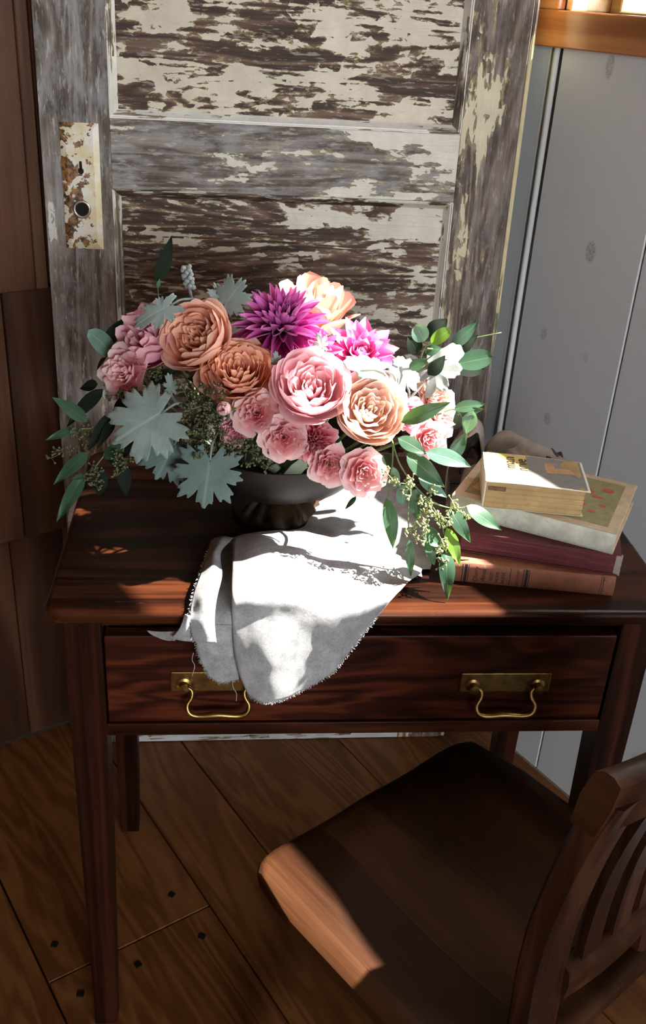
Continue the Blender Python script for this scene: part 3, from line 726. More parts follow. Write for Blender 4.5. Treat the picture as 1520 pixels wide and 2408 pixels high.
# bottom book: rust cloth, spine to the front
b1 = book_root('hardback_book', 'rust cloth hardback with black spine lettering, lowest of the stack', 0.204, 0.0735, TZ+0.0003, math.radians(-9.6))
L, D, T = 0.2085, 0.142, 0.0285
lpart(b1, 'front_board', *box(0, L, 0.0, D, T-0.0028, T, 0.001), M_bk1, smooth=False)
lpart(b1, 'back_board', *box(0, L, 0.0, D, 0, 0.0028, 0.001), M_bk1, smooth=False)
lpart(b1, 'pages', *box(0.003, L-0.003, 0.001, D-0.004, 0.0028, T-0.0028), M_pages2, smooth=False)
V, F, UV = rounded_spine(L, T, 0.0035); sp = lpart(b1, 'spine', V, F, M_bk1)
for s, size, x, z, sh in (('Cherry', 0.0078, 0.0355, 0.0035, 0.25), ('Ames', 0.0078, 0.0450, 0.0055, 0.25), ('REST', 0.0056, 0.0545, 0.0075, 0), ('HOME', 0.0056, 0.0620, 0.0060, 0), ('NURSE', 0.0056, 0.0695, 0.0045, 0), ('JULIE TATHAM', 0.0036, 0.0870, 0.0022, 0), ('GROSSET & DUNLAP', 0.0029, 0.1945, 0.0014, 0)):
    spine_text(b1, sp, s, size, x, z, -0.00365, shear=sh)
for x0, x1 in ((0.0150, 0.0162), (0.0180, 0.0215), (0.0228, 0.0236), (0.0760, 0.0768), (0.0925, 0.0935), (0.0950, 0.0985), (0.0995, 0.1005), (0.1905, 0.1911)):
    V, F, UV = grid(lambda u, v: (x0+(x1-x0)*u, -0.0035*(max(0, 1-((v*0.92+0.04-0.5)*2)**2))**0.5-0.00012, T*(v*0.92+0.04)), 1, 8)
    lpart(b1, 'printed_rule', V, F, M_ink, parent=sp)
# red-edged book
b2 = book_root('red_edged_book', 'worn dark red book with streaked red page edges above the rust book', 0.2185, 0.0990, b1.matrix_basis.translation.z+T+0.0003, math.radians(-17.0))
L, D, T2 = 0.2015, 0.132, 0.0305
lpart(b2, 'front_board', *box(0, L, 0.0, D, T2-0.002, T2, 0.0008), M_bk2c, smooth=False)
lpart(b2, 'back_board', *box(0, L, 0.0, D, 0, 0.002, 0.0008), M_bk2c, smooth=False)
lpart(b2, 'pages', *box(0.001, L-0.006, 0.0015, D-0.003, 0.002, T2-0.002, 0.001), M_bk2, smooth=False)
V, F, UV = grid(lambda u, v: (L-0.006+0.008*u+0.001*noise.noise(Vector((0, v*9, 3))), 0.001+0.0012*noise.noise(Vector((u*3, v*9, 0))), T2*v), 6, 14)
lpart(b2, 'torn_binding', V, F, M_torn)
# cream picture book
b3z = b2.matrix_basis.translation.z+T2+0.0003
b3 = book_root('picture_book', 'cream picture book with red poppies on a meadow cover and pale spine', 0.2130, 0.1465, b3z, math.radians(-29.5))
L, D, T3 = 0.2140, 0.158, 0.0285
lpart(b3, 'front_board', *box(0, L, 0.001, D, T3-0.0025, T3, 0.0008), M_bk3, smooth=False)
lpart(b3, 'back_board', *box(0, L, 0.001, D, 0, 0.0025, 0.0008), M_bk3, smooth=False)
lpart(b3, 'pages', *box(0.003, L-0.003, 0.002, D-0.003, 0.0025, T3-0.0025), M_pages2, smooth=False)
V, F, UV = rounded_spine(L, T3, 0.0040); lpart(b3, 'spine', V, F, M_bk3s)
art = lpart(b3, 'cover_print', *box(0.012, L-0.014, 0.014, D-0.012, T3, T3+0.00025), M_bk3art, smooth=False)
def blot(x, y, rx, ry, z, n=12, jag=0.25):
    return [(x+rx*math.cos(2*PI*i/n)*(1+jag*random.uniform(-1, 1)), y+ry*math.sin(2*PI*i/n)*(1+jag*random.uniform(-1, 1)), z) for i in range(n)], [list(range(n))]
lpart(b3, 'print_path', *blot(0.125, 0.055, 0.035, 0.022, T3+0.0004), M_sand, smooth=False, parent=art)
lpart(b3, 'print_path', *blot(0.045, 0.050, 0.026, 0.030, T3+0.0004), M_sand, smooth=False, parent=art)
for x, y, rx, ry in ((0.128, 0.100, .008, .006), (0.142, 0.118, .009, .007), (0.157, 0.105, .008, .007), (0.182, 0.118, .0085, .006), (0.172, 0.092, .007, .004), (0.122, 0.045, .009, .0055), (0.118, 0.030, .009, .003), (0.150, 0.036, .007, .003), (0.158, 0.062, .006, .0035), (0.182, 0.068, .005, .003), (0.172, 0.047, .006, .003), (0.030, 0.040, .006, .002), (0.034, 0.046, .005, .0015)):
    lpart(b3, 'printed_poppy', *blot(x, y, rx, ry, T3+0.0006), M_poppy, smooth=False, parent=art)
for k in range(9):
    lpart(b3, 'printed_mark', *blot(0.118+0.034*random.random(), 0.062+0.034*random.random(), .0028, .0018, T3+0.0007), M_print, smooth=False, parent=art)
# thick yellowed paperback
b4z = b3z+T3+0.0009
b4 = book_root('paperback_book', 'thick yellowed paperback with torn cover on top of the stack', 0.2445, 0.1090, b4z, math.radians(-10.4))
L, D, T4 = 0.131, 0.088, 0.0375
V, F = box(0.001, L-0.009, 0.0005, D, 0.0006, T4-0.0012); pgs = [(V, F)]
for k in range(5):
    z0 = 0.0006+k*(T4-0.0018)/5; z1 = z0+(T4-0.0018)/5-0.00015
    pgs.append(box(0.0008+0.0004*random.random(), L-0.0055-0.001*random.random(), -0.0006*random.random(), D, z0, z1, 0.0016, 2))
lpart(b4, 'pages', *join(pgs), M_pages, smooth=False)
lpart(b4, 'torn_patch', *box(0.004, 0.026, -0.0014, -0.0006, T4-0.0125, T4-0.0065, 0.0004), simple('torn_patch', (0.17, 0.085, 0.045), 0.8, 0, 0.3, 200.0), smooth=False)
lpart(b4, 'spine', *box(-0.0008, 0.001, 0.0, D, 0.0, T4, 0.0006), M_pbwhite, smooth=False)
lpart(b4, 'back_cover', *box(0.0, L-0.004, -0.0008, D, 0.0, 0.0006), M_pbwhite, smooth=False)
def warp(u, v, x0, x1, dz=0.0):
    x = x0+(x1-x0)*u; e = max(0, x/L-0.75)
    return (x, -0.0015+(D+0.0025)*v, T4-0.0004+dz+0.0008*math.sin(x*40)-0.020*e*e+0.0005*math.sin(v*6))
cv = lpart(b4, 'front_cover', *grid(lambda u, v: warp(u, v, -0.0008, L), 30, 12)[:2], M_pbwhite)
cv.modifiers.new('thick', 'SOLIDIFY').thickness = 0.0006
def coverpatch(name, x0, x1, y0, y1, mat, dz):
    V, F, UV = grid(lambda u, v: warp(u, y0+(y1-y0)*v, x0, x1, dz), 14, 8); return lpart(b4, name, V, F, mat, parent=cv)
coverpatch('yellow_print', 0.012, 0.056, 0.03, 0.97, M_pbw, 0.0003); coverpatch('slate_print', 0.056, L-0.003, 0.03, 0.98, M_pbg, 0.0003)
coverpatch('ochre_print', 0.079, 0.092, 0.45, 0.80, M_skin, 0.0005); coverpatch('ochre_print', 0.091, 0.122, 0.48, 0.66, M_skin, 0.0005)
def cover_text(s, size, x, yend):
    me = text_mesh(s, size, align='RIGHT'); Mx = Matrix(((0, -1, 0, x), (1, 0, 0, yend), (0, 0, 1, T4+0.0011), (0, 0, 0, 1)))
    link('lettering', me, M_ink, cv, Mx)
cover_text('man', 0.022, 0.0400, D*0.90); cover_text('nnie', 0.022, 0.0555, D*0.85)

# ------------------------------------------------------------------ linen towel
def P3(t):
    px, py, m, v = t
    return atz(px, py, v) if m == 'z' else at(px, py, v)
def surf(rows, nu=6, nv=6):
    R = [catmull([P3(p) if not isinstance(p, Vector) else p for p in r], nu) for r in rows]
    m = len(R[0]); cols = [catmull([r[i] for r in R], nv) for i in range(m)]; n = len(cols[0])
    V = [cols[i][j] for j in range(n) for i in range(m)]; UV = [(i/(m-1), j/(n-1)) for j in range(n) for i in range(m)]
    F = [[j*m+i, j*m+i+1, j*m+m+i+1, j*m+m+i] for j in range(n-1) for i in range(m-1)]
    return V, F, UV
z, Y = 'z', 'Y'
main_rows = [
    [(548, 1268, z, .786), (620, 1252, z, .793), (700, 1250, z, .792), (790, 1272, z, .788), (870, 1296, z, .781), (935, 1308, z, .776), (992, 1338, z, .768)],
    [(546, 1330, z, .790), (620, 1318, z, .799), (700, 1312, z, .795), (790, 1322, z, .787), (870, 1326, z, .783), (935, 1332, z, .775), (988, 1349, z, .767)],
    [(546, 1400, z, .785), (620, 1396, z, .788), (700, 1392, z, .787), (790, 1385, z, .780), (860, 1376, z, .777), (915, 1370, z, .770), (965, 1366, z, .765)],
    [(547, 1455, Y, -.008), (620, 1455, Y, -.010), (700, 1450, Y, -.008), (780, 1440, Y, -.007), (835, 1430, Y, -.006), (885, 1415, Y, -.005), (930, 1400, Y, -.003)],
    [(551, 1520, Y, -.016), (625, 1530, Y, -.024), (695, 1522, Y, -.018), (755, 1508, Y, -.012), (800, 1492, Y, -.011), (845, 1475, Y, -.009), (885, 1452, Y, -.008)],
    [(562, 1580, Y, -.018), (632, 1592, Y, -.029), (690, 1584, Y, -.022), (738, 1564, Y, -.015), (772, 1548, Y, -.013), (808, 1528, Y, -.012), (842, 1506, Y, -.011)],
    [(585, 1634, Y, -.019), (622, 1652, Y, -.031), (672, 1642, Y, -.026), (715, 1620, Y, -.018), (748, 1602, Y, -.016), (780, 1582, Y, -.014), (806, 1552, Y, -.013)]]
r0 = [P3(p) for p in main_rows[0]]
under = [p+Vector((0, -0.010, -(p.z-0.7625)*0.93)) for p in r0]; roll = [p+Vector((0, 0.005, -(p.z-0.7625)*0.5)) for p in r0]
rows_main = [under, roll]+main_rows
back_rows = [
    [(735, 1190, z, .7632), (800, 1153, z, .766), (860, 1132, z, .770), (930, 1136, z, .772), (1000, 1165, z, .770), (1055, 1205, z, .7632)],
    [(706, 1216, z, .768), (770, 1196, z, .776), (840, 1184, z, .780), (920, 1190, z, .775), (990, 1215, z, .775), (1050, 1245, z, .7632)],
    [(684, 1247, z, .7632), (760, 1236, z, .769), (840, 1236, z, .775), (910, 1246, z, .772), (975, 1270, z, .773), (1030, 1288, z, .7632)],
    [(690, 1278, z, .7628), (760, 1288, z, .7628), (840, 1302, z, .763), (900, 1318, z, .764), (960, 1336, z, .768), (1012, 1340, z, .7632)]]
strip_rows = [
    [(504, 1266, z, .779), (526, 1262, z, .785), (549, 1266, z, .787)],
    [(490, 1295, z, .776), (506, 1298, z, .785), (519, 1300, z, .780)],
    [(472, 1350, z, .772), (498, 1353, z, .784), (522, 1352, z, .779)],
    [(453, 1405, z, .770), (482, 1405, z, .780), (509, 1410, z, .774)],
    [(446, 1450, Y, -.008), (480, 1450, Y, -.013), (505, 1452, Y, -.010)],
    [(449, 1480, Y, -.013), (482, 1482, Y, -.020), (506, 1482, Y, -.015)],
    [(456, 1506, Y, -.014), (484, 1511, Y, -.021), (509, 1511, Y, -.016)]]
inner_rows = [
    [(512, 1275, z, .768), (530, 1276, z, .767), (552, 1275, z, .770)],
    [(512, 1340, z, .7665), (530, 1342, z, .765), (552, 1340, z, .768)],
    [(498, 1410, z, .7665), (526, 1412, z, .765), (552, 1410, z, .768)],
    [(497, 1452, Y, -.004), (526, 1452, Y, -.0035), (552, 1452, Y, -.005)],
    [(498, 1500, Y, -.008), (528, 1500, Y, -.0065), (555, 1500, Y, -.010)]]
hang_rows = [
    [(452, 1462, Y, -.0045), (505, 1466, Y, -.0065), (553, 1470, Y, -.008)],
    [(462, 1510, Y, -.010), (508, 1515, Y, -.012), (556, 1515, Y, -.010)],
    [(472, 1552, Y, -.012), (512, 1560, Y, -.014), (560, 1560, Y, -.012)],
    [(495, 1592, Y, -.013), (522, 1604, Y, -.015), (562, 1596, Y, -.013)]]
corner_rows = [
    [(436, 1444, Y, -.007), (444, 1446, Y, -.010), (452, 1448, Y, -.008)],
    [(424, 1475, Y, -.012), (438, 1478, Y, -.015), (453, 1480, Y, -.010)],
    [(404, 1500, Y, -.010), (430, 1506, Y, -.014), (458, 1508, Y, -.010)]]
tail_rows = [
    [(346, 1481, Y, .010), (376, 1484, Y, .004), (420, 1484, Y, -.006)],
    [(352, 1487, Y, .011), (380, 1494, Y, .006), (418, 1496, Y, -.005)],
    [(362, 1493, Y, .012), (386, 1502, Y, .008), (412, 1506, Y, -.004)]]
pieces = []; allUV = []
for rows, sc in ((rows_main, 1.0), (back_rows, 1.0), (strip_rows, 0.4), (inner_rows, 0.4), (hang_rows, 0.5), (corner_rows, 0.3), (tail_rows, 0.3)):
    V, F, UV = surf(rows, 8, 7)
    for v in V:
        s = noise.noise(v*34)*0.0016+noise.noise(v*90)*0.0006
        # soft creases
        s += 0.0010*math.sin(v.x*75+v.y*40+3*noise.noise(v*12)) if rows is rows_main else 0
        v.z += s if v.y > 0.0 else 0.0
        v.y -= abs(s)*0.9 if v.y <= 0.0 else 0.0
    pieces.append((V, F)); allUV += [(u*sc, q*sc) for u, q in UV]
TV, TF = join(pieces)
towel = thing('linen_towel', 'crumpled natural linen towel draped from under the bouquet over the table edge', 'towel', Vector((0.02, 0.05, TZ)))
tc = wpart(towel, 'cloth', TV, TF, M_linen, uv=allUV)
tc.modifiers.new('thick', 'SOLIDIFY').thickness = 0.0009
def fringe(lines, dens, ln, r):
    out = []
    for rows in lines:
        C = catmull([P3(p) for p in rows], 10)
        for a, b in zip(C[:-1], C[1:]):
            k = max(1, int((b-a).length*dens))
            for q in range(k):
                p = a.lerp(b, random.random()); d = Vector((random.uniform(-1, 1), random.uniform(-1, 0.1), random.uniform(-1, 0.5))).normalized()*ln*random.uniform(0.4, 1)
                p2 = p+d*0.6+Vector((random.uniform(-1, 1), random.uniform(-1, 1), random.uniform(-1, 1)))*ln*0.25
                out.append(tube([p, p2, p+d], r, 4, False))
    return join(out)
tag(wpart(towel, 'frayed_edge', *fringe([[r[0] for r in strip_rows], [r[0] for r in hang_rows], hang_rows[-1], main_rows[-1], [r[-1] for r in main_rows[4:]]], 2600, 0.0042, 0.00028), M_linen), kind='stuff')
for pts in ([(455, 1535, Y, -.014), (452, 1552, Y, -.016), (458, 1565, Y, -.014), (455, 1580, Y, -.015), (452, 1590, Y, -.014)], [(548, 1592, Y, -.012), (548, 1615, Y, -.015), (556, 1630, Y, -.017), (556, 1648, Y, -.016)]):
    wpart(towel, 'loose_thread', *tube(catmull([P3(p) for p in pts], 5), 0.0005, 5), M_linen)

# ------------------------------------------------------------------ taupe cloth bundle behind the books
bun = thing('taupe_cloth_bundle', 'crumpled taupe cloth bundle with frayed loops behind the book stack', 'cloth', Vector((0.30, 0.33, TZ)))
hump = [
    [(1125, 1120, Y, .265), (1140, 1086, Y, .27), (1165, 1070, Y, .275), (1200, 1075, Y, .28), (1240, 1085, Y, .275), (1300, 1110, Y, .265), (1345, 1120, Y, .26)],
    [(1130, 1100, Y, .29), (1146, 1052, Y, .295), (1180, 1030, Y, .30), (1225, 1040, Y, .305), (1275, 1062, Y, .30), (1322, 1088, Y, .29), (1350, 1105, Y, .28)],
    [(1135, 1090, Y, .33), (1152, 1050, Y, .335), (1185, 1032, Y, .34), (1228, 1042, Y, .345), (1278, 1064, Y, .34), (1324, 1088, Y, .33), (1350, 1100, Y, .31)],
    [(1130, 1090, Y, .36), (1150, 1080, Y, .37), (1190, 1080, Y, .375), (1230, 1080, Y, .38), (1280, 1090, Y, .37), (1320, 1095, Y, .36), (1350, 1100, Y, .33)]]
hr = [[P3(p) for p in r] for r in hump]
for r in (hr[0], hr[3]):
    for p in r: p.z = TZ+0.0012
V, F, UV = surf(hr, 8, 8)
for v in V: v += Vector((0, 0, max(0, noise.noise(v*40)*0.006+noise.noise(v*90)*0.002))) if v.z > TZ+0.01 else Vector((0, 0, 0))
o = wpart(bun, 'hump', V, F, M_taupe, uv=UV); o.modifiers.new('thick', 'SOLIDIFY').thickness = 0.0015
def ribbon(pts, w, name, mat, wdir=Vector((0.25, 1, 0.15))):
    C = catmull([P3(p) for p in pts], 6); wd = wdir.normalized()*w; V, F, UV = [], [], []
    for i, p in enumerate(C):
        for j in range(5):
            q = p+wd*(j/4-0.5)+Vector((0, 0, 0.003*math.sin(i*0.8+j))); q.z = max(q.z, TZ+0.0015); V.append(q); UV.append((j/16, i/len(C)))
    for i in range(len(C)-1):
        for j in range(4): a = i*5+j; F.append([a, a+1, a+6, a+5])
    o = wpart(bun, name, V, F, mat, uv=UV); o.modifiers.new('thick', 'SOLIDIFY').thickness = 0.0015; return o
ribbon([(1062, 1190, Y, .255), (1052, 1130, Y, .26), (1062, 1070, Y, .265), (1092, 1020, Y, .27), (1122, 1000, Y, .28), (1135, 1040, Y, .29), (1138, 1090, Y, .30)], 0.045, 'loop', M_taupe)
ribbon([(1050, 1185, Y, .235), (1078, 1160, Y, .235), (1092, 1122, Y, .24), (1112, 1108, Y, .245), (1125, 1130, Y, .25), (1128, 1165, Y, .25)], 0.035, 'loop', M_taupe)
ribbon([(1185, 1100, Y, .255), (1195, 1072, Y, .26), (1222, 1062, Y, .262), (1240, 1080, Y, .262), (1248, 1105, Y, .262)], 0.03, 'loop', M_taupe)
ribbon([(1085, 1098, Y, .285), (1098, 1060, Y, .29), (1118, 1040, Y, .295), (1130, 1070, Y, .295), (1118, 1105, Y, .29)], 0.04, 'dark_lining', M_leather)
ribbon([(1285, 1075, Y, .30), (1300, 1068, Y, .305), (1318, 1075, Y, .31), (1327, 1095, Y, .31)], 0.02, 'dark_strap', M_leather)

# ------------------------------------------------------------------ footed bowl
BC = Vector((-0.012, 0.253, TZ))
bowl = thing('footed_bowl', 'dark bronze footed bowl with a gathered foot holding the bouquet', 'bowl', BC)
def bronze():
    t = NT('dark_bronze'); o = t.obj(); n = t.noise(o, 30.0, 5.0, 0.6)
    return t.fin(t.mix(t.step(n, 0.35, 0.7), (0.005, 0.0028, 0.0024), (0.013, 0.007, 0.0058)), t.math('ADD', 0.36, t.math('MULTIPLY', n, 0.25)), t.bump(n, 0.08, 0.002), Specular_IOR_Level=0.3)
M_bronze = bronze()
def gathered():
    t = NT('gathered_foot'); o = t.obj(); n = t.noise(t.map(o, (1, 1, 0.4)), 60.0, 5.0, 0.6)
    return t.fin(t.mix(t.step(n, 0.4, 0.65), (0.010, 0.005, 0.004), (0.060, 0.030, 0.012)), 0.35, t.bump(n, 0.3, 0.003), Metallic=0.2)
M_foot = gathered()
def foldmod(k, r, zz, a):
    s = math.sin(11*a+1.3*math.sin(3*a))*(0.6+0.4*math.sin(5*a+1)); w = 1 if 1 < k < 7 else 0.15
    return r*(1+0.05*s*w), zz+0.0035*s*w
lpart(bowl, 'foot', *lathe([(0.0, 0.0006), (0.0595, 0.0006), (0.0615, 0.003), (0.060, 0.009), (0.053, 0.018), (0.041, 0.027), (0.030, 0.034), (0.024, 0.040), (0.023, 0.046)], 96, foldmod), M_foot, sh=60)
lpart(bowl, 'basin', *lathe([(0.0, 0.044), (0.024, 0.0445), (0.050, 0.047), (0.080, 0.055), (0.104, 0.068), (0.119, 0.085), (0.127, 0.104), (0.130, 0.120), (0.1305, 0.1235), (0.128, 0.1235), (0.1235, 0.105), (0.114, 0.086), (0.098, 0.071), (0.075, 0.060), (0.0, 0.054)], 72), M_bronze, sh=60)
foam = thing('floral_foam', 'dark green floral foam mound packed inside the bowl', 'foam', BC+Vector((0, 0, 0.06)))
M_foam = simple('wet_foam', (0.010, 0.018, 0.008), 0.9, 0, 0.3, 90.0, 0.4)
lpart(foam, 'mound', *lathe([(0.0, 0.002), (0.05, 0.004), (0.085, 0.018), (0.092, 0.034), (0.088, 0.055), (0.066, 0.078), (0.035, 0.092), (0.0, 0.096)], 32, lambda k, r, zz, a: (r*(1+0.03*math.sin(5*a+k)), zz)), M_foam)

# ------------------------------------------------------------------ bouquet: flowers
M_stem = simple('green_stem', (0.10, 0.16, 0.045), 0.5, 0, 0.2, 60.0)
M_sepal = leaf_mat('sepal_green', (0.12, 0.20, 0.06), (0.17, 0.26, 0.09))
PM = {
    'coral': petal_mat('petal_coral', (0.86, 0.17, 0.05), (0.95, 0.38, 0.20), (0.97, 0.60, 0.43)),
    'apricot': petal_mat('petal_apricot', (0.88, 0.19, 0.06), (0.95, 0.41, 0.23), (0.97, 0.64, 0.49)),
    'pink': petal_mat('petal_pink', (0.80, 0.17, 0.27), (0.92, 0.44, 0.50), (0.96, 0.68, 0.70)),
    'blush': petal_mat('petal_blush', (0.88, 0.34, 0.21), (0.92, 0.58, 0.45), (0.95, 0.79, 0.70)),
    'hot': petal_mat('petal_hot_pink', (0.58, 0.03, 0.22), (0.80, 0.13, 0.41), (0.90, 0.34, 0.60)),
    'mum': petal_mat('petal_magenta', (0.18, 0.003, 0.09), (0.43, 0.016, 0.24), (0.68, 0.18, 0.50), 0.25),
    'spray': petal_mat('petal_spray_pink', (0.82, 0.17, 0.20), (0.95, 0.46, 0.48), (0.98, 0.75, 0.74)),
    'carn': petal_mat('petal_carnation', (0.50, 0.03, 0.08), (0.74, 0.13, 0.19), (0.88, 0.47, 0.51)),
    'peach': petal_mat('petal_peach', (0.86, 0.21, 0.11), (0.90, 0.35, 0.24), (0.92, 0.48, 0.38)),
    'rosy': petal_mat('petal_rosy', (0.68, 0.08, 0.23), (0.92, 0.34, 0.48), (0.96, 0.60, 0.68))}
def cup_petal(rho, H, wid, curl, ruff, seed, nu=8, nv=7, drop=0.28, pointed=0.0):
    rg = random.Random(seed); p1, p2, p3 = rg.uniform(0, 6), rg.uniform(0, 6), rg.uniform(0, 6)
    UV2 = []
    def fn(u, v):
        uu = 2*u-1; vv = v*(1-drop*abs(uu)**2.4)
        r = rho*(1-(1-min(1, vv))**1.9)**0.75; z = H*vv**1.4
        c = max(0, vv-0.68)/0.32; r += curl*c*c; z -= abs(curl)*0.3*c*c
        k = vv**3; r += ruff*math.sin(uu*4.5+p1)*k; z += ruff*0.8*math.sin(uu*6.5+p2)*k
        a = wid/2*uu*(0.5+0.5*vv**0.5)*(1-pointed*vv**3) + 0.10*math.sin(vv*3+p3)
        UV2.append((u, vv)); return (r*math.cos(a), r*math.sin(a), z)
    V, F, _ = grid(fn, nu, nv); return V, F, UV2
KIND = {
    'garden': [(1.0, .66, 5, 1.7, .12, .03), (.98, .95, 6, 1.5, .02, .03), (.92, 1.03, 6, 1.45, -.05, .03), (.80, 1.0, 6, 1.35, -.06, .04), (.67, .94, 7, 1.2, -.04, .05), (.54, .90, 6, 1.25, -.04, .05), (.42, .87, 6, 1.25, -.04, .05), (.30, .84, 5, 1.4, -.04, .05), (.19, .81, 4, 1.6, -.02, .04), (.09, .78, 3, 2.0, 0, .02)],
    'ranunculus': [(1.02, .46, 6, 1.35, .12, .04), (.95, .58, 8, 1.15, .05, .03), (.86, .66, 9, 1.05, .03, .03), (.76, .72, 9, 1.0, .02, .03), (.66, .75, 10, .95, .01, .025), (.56, .77, 10, .95, .01, .025), (.46, .78, 9, 1.0, .0, .025), (.36, .78, 8, 1.1, -.01, .02), (.26, .78, 7, 1.2, -.02, .02), (.17, .77, 5, 1.5, -.02, .02), (.08, .75, 3, 2.1, 0, .01)],
    'spray': [(1.02, .42, 5, 1.55, .20, .08), (.85, .60, 6, 1.4, .10, .09), (.66, .70, 6, 1.3, .05, .09), (.47, .75, 6, 1.3, 0, .08), (.29, .76, 5, 1.5, 0, .06), (.13, .74, 3, 2.1, 0, .03)],
    'peony': [(1.02, .60, 6, 1.5, .14, .06), (.94, .84, 7, 1.3, .06, .08), (.82, .97, 7, 1.15, .02, .10), (.67, 1.04, 7, 1.1, .0, .10), (.51, 1.07, 6, 1.15, 0, .10), (.35, 1.07, 5, 1.3, 0, .09), (.19, 1.04, 4, 1.6, 0, .06)],
    'carnation': [(1.0, .40, 9, .95, .15, .13), (.84, .62, 10, .85, .08, .15), (.66, .76, 10, .85, .04, .16), (.48, .84, 9, .9, 0, .16), (.30, .88, 7, 1.1, 0, .14), (.14, .88, 4, 1.6, 0, .10)],
    'tall': [(.86, 1.35, 5, 1.55, .22, .05), (.72, 1.45, 5, 1.5, .10, .05), (.56, 1.48, 5, 1.5, .02, .04), (.40, 1.45, 4, 1.8, 0, .03), (.24, 1.40, 4, 1.8, 0, .02), (.11, 1.35, 3, 2.2, 0, .01)],
    'bud': [(.95, 1.5, 4, 2.0, -.30, .03), (.75, 1.6, 4, 2.1, -.25, .03), (.5, 1.65, 3, 2.3, -.2, .02)]}
def orient(base, d, spin=0.0):
    return Matrix.Translation(base) @ frame(d) @ Matrix.Rotation(spin, 4, 'Z')
def stem_to_bowl(root, base, d):
    tgt = BC+Vector(((base.x-BC.x)*0.35, (base.y-BC.y)*0.35, 0.085))
    P = catmull([base+d*0.002, base-d*0.028, base.lerp(tgt, 0.6)-d*0.008, tgt], 5)
    wpart(root, 'stem', *tube(P, 0.0024, 6), M_stem)
def rose(name, label, cat, px, py, Y, rpx, d, kind, pm, group='garden roses in the bouquet', spin=0.0, sepals=0, frac=0.45, sz=1.0):
    d = Vector(d).normalized(); P = at(px, py, Y); R = rpx*scale_at(P)*sz
    base = P-d*(frac*R)
    root = thing(name, label, cat, orient(base, d, spin), group)
    rg = random.Random(hash((px, py)) & 0xffff)
    for ri, (rho, H, cnt, wid, curl, ruff) in enumerate(KIND[kind]):
        mes = []
        for k in range(2):
            V, F, UV = cup_petal(rho, H, wid, curl, ruff, rg.random())
            mes.append(mk('petal', [v*R for v in V], F, UV)); mes[-1].materials.append(PM[pm])
        a0 = rg.uniform(0, 6)
        for k in range(cnt):
            a = a0+2*PI*k/cnt+rg.uniform(-.12, .12)
            M = Matrix.Rotation(a, 4, 'Z') @ Matrix.Rotation(rg.uniform(-.07, .09), 4, 'Y') @ Matrix.Scale(rg.uniform(.95, 1.05), 4)
            link('petal', mes[k % 2], None, root, M)
    for k in range(sepals):
        a = 2*PI*k/sepals+0.4
        V, F, UV = grid(lambda u, v: ((0.25+1.05*v)*R, (2*u-1)*R*0.17*math.sin(PI*min(1, v*0.92+0.08)), -0.12*R+0.28*R*v*v), 4, 6)
        me = mk('sepal', V, F, UV); link('sepal', me, M_sepal, root, Matrix.Rotation(a, 4, 'Z'))
    stem_to_bowl(root, base, d)
    return root
G1 = 'garden roses in the bouquet'; G2 = 'small spray roses in the bouquet'
rose('garden_rose', 'large pale pink garden rose at the front of the bouquet', 'rose', 732, 914, .130, 88, (-.02, -.66, .76), 'garden', 'pink', G1, .3)
rose('garden_rose', 'blush peach garden rose with cream outer petals beside the pale pink rose', 'rose', 868, 966, .125, 84, (.12, -.74, .62), 'garden', 'blush', G1, 1.0)
rose('garden_rose', 'coral rose with tightly layered rings of petals above the seeded greenery', 'rose', 558, 872, .155, 88, (-.08, -.58, .80), 'ranunculus', 'coral', G1, .2)
rose('garden_rose', 'upright coral orange rose beside the ruffled pink peony', 'rose', 468, 795, .195, 84, (-.42, -.62, .62), 'garden', 'apricot', G1, 2.0)
rose('peony_rose', 'ruffled rosy pink peony under a drooping silver leaf', 'peony', 362, 796, .235, 86, (-.50, -.45, .72), 'peony', 'rosy', G1, .7)
rose('peach_rose', 'tall peach rose with broad open petals behind the magenta chrysanthemum', 'rose', 746, 718, .305, 88, (.22, -.22, .95), 'tall', 'peach', G1, .5, frac=0.9)
rose('spray_rose', 'single pink spray rose out on the side under the peony', 'rose', 286, 872, .20, 55, (-.45, -.75, .45), 'spray', 'spray', G2, .3, 4)
rose('spray_rose', 'pink spray rose beside the closed bud, below the layered coral rose', 'rose', 602, 968, .118, 52, (-.15, -.85, .48), 'spray', 'spray', G2, 1.1, 4)
rose('spray_rose', 'pink spray rose between the bud cluster and the crimson carnation', 'rose', 668, 1030, .105, 52, (-.05, -.92, .35), 'spray', 'spray', G2, 2.2, 4)
rose('spray_rose', 'small half-hidden pink spray rose under the closed bud', 'rose', 552, 1014, .125, 33, (-.2, -.85, .2), 'spray', 'rosy', G2, .4)
rose('spray_rose', 'pink spray rose directly below the crimson carnation', 'rose', 776, 1094, .098, 46, (.0, -.92, .30), 'spray', 'spray', G2, 1.7, 4)
rose('spray_rose', 'lowest pale pink spray rose hanging over the linen towel', 'rose', 858, 1112, .092, 52, (.05, -.95, .25), 'spray', 'spray', G2, .9, 4)
rose('spray_rose', 'small pink spray rose tucked behind the long leaf', 'rose', 966, 975, .165, 38, (.2, -.85, .35), 'spray', 'rosy', G2, 1.2)
rose('spray_rose', 'sunlit pink spray rose lowest on the leafy side', 'rose', 1012, 1034, .165, 44, (.2, -.9, .25), 'spray', 'spray', G2, 2.0)
rose('spray_rose', 'sunlit white-pink spray rose facing the window', 'rose', 1040, 968, .205, 52, (.55, -.62, .45), 'spray', 'spray', G2, .1)
rose('spray_rose', 'pale sunlit spray rose just under the silver leaf', 'rose', 1022, 922, .215, 42, (.35, -.55, .65), 'spray', 'blush', G2, .6)
rose('carnation', 'crimson pink ruffled carnation between the spray roses', 'carnation', 740, 1036, .112, 50, (.05, -.92, .35), 'carnation', 'carn', None, .2)
